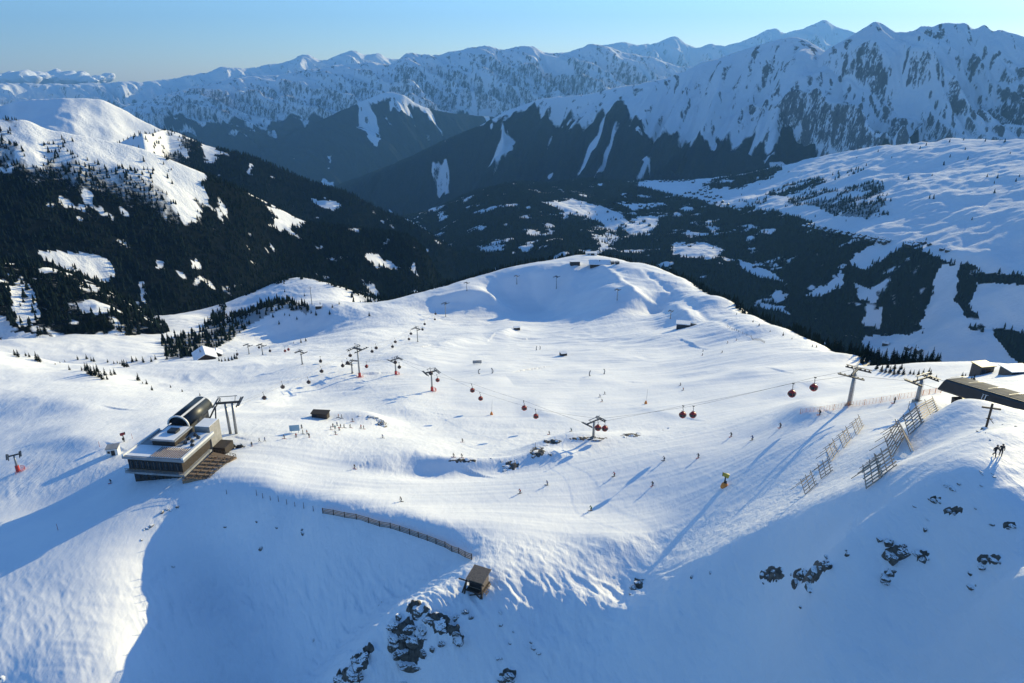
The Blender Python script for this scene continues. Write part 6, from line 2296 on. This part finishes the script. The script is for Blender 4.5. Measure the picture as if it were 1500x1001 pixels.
hr = random.Random(11)
ch = gable_house('chalet', 'dark chalet with snowy roof in the tight double row along the plateau edge', 'house', Vector((0, 0, 0)), 9, 12, 6.0, 3.0, 0, m_dwood, 'chalets along the plateau edge', None, True)
spots = []
for i in range(30):
    f = i / 29
    u = 1178 + f * 122
    v = 330 + f * 25
    spots.append((u, v + (0 if i % 2 else 3.2)))
G1 = ('dark chalet with snowy roof in the tight double row along the plateau edge', 'chalets along the plateau edge')
G2 = ('chalet of the small cluster at the brow above the steep piste', 'chalets at the brow')
G3 = ('white-roofed village house beside the distant wood in the basin', 'village houses in the basin')
G4 = ('lone farmhouse on a snowy clearing of the valley basin', 'farmhouses in the clearings')
PL = [(u + hr.uniform(-1.2, 1.2), v + hr.uniform(-0.6, 0.6), G1, 1.0) for u, v in spots]
PL += [(u, v, G2, 1.0) for u, v in ((1333, 357), (1338, 359), (1343, 361), (1337, 363), (1346, 357), (1353, 358), (1361, 360), (1330, 361), (1380, 367), (1388, 369))]
PL += [(u, v, G3, 1.15) for u, v in ((973, 265), (979, 266), (985, 267), (995, 264), (1001, 266), (1015, 268), (1031, 270), (1009, 265), (992, 287), (998, 288), (1004, 284), (1010, 283), (1016, 285), (1022, 283), (1028, 286), (1034, 289), (1040, 290), (1046, 292), (1012, 290),
                                     (1020, 291), (1030, 295), (1038, 296), (1050, 288), (1056, 290), (1026, 279), (1033, 281), (1041, 283), (1048, 298), (1058, 297), (1066, 301), (1075, 303), (1083, 310), (967, 267))]
PL += [(u, v, G4, 1.15) for u, v in ((845, 312), (858, 318), (902, 322), (912, 330), (943, 325), (951, 331), (890, 311), (938, 303), (955, 301), (628, 345), (636, 358), (646, 372), (612, 328), (641, 384), (1010, 362), (1105, 392), (1330, 512), (1345, 516), (1297, 506))]
first_h = True
for u, v, g, s_ in PL:
    p = on_valley(u, v)
    if first_h:
        ch.location, ch.rotation_euler[2] = p, 0.4
        first_h = False
        continue
    dup(ch, p, hr.uniform(-0.3, 0.9), g[0], g[1], s_ * hr.uniform(0.8, 1.15))


# low bank of cloud beyond the farthest range, outside the haze
def cloud_bank():
    P, Fs = [], []
    bm = bmesh.new()
    for i in range(46):
        u = -120 + i * 6.2
        az, t = ray(u, 116 + hr.uniform(-2, 3))
        r = 41000 + hr.uniform(-1500, 1500)
        c = Vector((r * math.sin(az), r * math.cos(az), -r * float(t)))
        s_ = hr.uniform(150, 380) * (1.2 if 20 < u < 110 else 0.6)
        m_ = Matrix.Translation(c) @ Matrix.Diagonal((s_ * 2.2, s_ * 1.6, s_ * 0.75, 1))
        bmesh.ops.create_icosphere(bm, subdivisions=4, radius=1.0, matrix=m_)
    for v in bm.verts:
        n = fbm(np.array([v.co.x / 500]), np.array([v.co.z / 300 + v.co.y / 900]), 4, 701)[0]
        v.co.z += 130 * n
        v.co.x += 160 * n
    me = bpy.data.meshes.new('cloud_bank')
    bm.to_mesh(me)
    bm.free()
    me.polygons.foreach_set('use_smooth', [True] * len(me.polygons))
    m = mat("cloud", (0.75, 0.78, 0.84), 1.0)
    me.materials.append(m)
    o = bpy.data.objects.new('cloud_bank', me)
    COL.objects.link(o)
    o['kind'] = 'stuff'
    tag(o, 'low white cloud bank over the horizon at the far left', 'cloud')


cloud_bank()
# ------------------------------------------------------------------ light, air, sky
W = bpy.data.worlds.new("World")
SC.world = W
W.use_nodes = True
nt = W.node_tree
nt.nodes.clear()
bg = nt.nodes.new('ShaderNodeBackground')
sk = nt.nodes.new('ShaderNodeTexSky')
ou = nt.nodes.new('ShaderNodeOutputWorld')
sk.sky_type = 'NISHITA'
sk.sun_disc = False
sk.sun_elevation = SUN_EL
sk.sun_rotation = SUN_AZ
sk.altitude = 0
sk.air_density = 1.0
sk.dust_density = 0.15
sk.ozone_density = 6.0
bg.inputs['Strength'].default_value = 0.145
nt.links.new(sk.outputs[0], bg.inputs[0])
nt.links.new(bg.outputs[0], ou.inputs[0])

sd = bpy.data.lights.new("sun", 'SUN')
sd.energy = 5.0
sd.angle = math.radians(0.5)
sd.color = (1.0, 0.85, 0.48)
so = bpy.data.objects.new("sun", sd)
COL.objects.link(so)
sv = Vector((math.sin(SUN_AZ) * math.cos(SUN_EL), math.cos(SUN_AZ) * math.cos(SUN_EL), math.sin(SUN_EL)))
so.rotation_euler = sv.to_track_quat('Z', 'Y').to_euler()
so.location = sv * 500

vs = SC.view_settings
vs.view_transform = 'Standard'
vs.look = 'None'
vs.exposure = 0.54
vs.gamma = 1.0
vs.use_curve_mapping = False
SC.cycles.max_bounces = 6
SC.cycles.diffuse_bounces = 3
SC.cycles.volume_bounces = 0

# the air: one closed box of pale even haze
def haze_box():
    me = bpy.data.meshes.new('haze')
    bm = bmesh.new()
    bmesh.ops.create_cube(bm, size=1)
    for v in bm.verts:
        v.co = Vector((v.co.x * 50000, v.co.y * 50000, -3000 if v.co.z < 0 else 1900))
    bm.to_mesh(me)
    bm.free()
    o = bpy.data.objects.new('haze', me)
    COL.objects.link(o)
    o['kind'] = 'stuff'
    o['label'] = 'thin pale blue haze lying between the ridges'
    o['category'] = 'haze'
    m = bpy.data.materials.new('haze')
    m.use_nodes = True
    nt = m.node_tree
    nt.nodes.clear()
    v = nt.nodes.new('ShaderNodeVolumePrincipled')
    v.inputs['Color'].default_value = (0.17, 0.46, 1.0, 1)
    v.inputs['Density'].default_value = HAZE
    v.inputs['Anisotropy'].default_value = 0.2
    out = nt.nodes.new('ShaderNodeOutputMaterial')
    nt.links.new(v.outputs[0], out.inputs['Volume'])
    me.materials.append(m)


HAZE = 3.4e-5
haze_box()
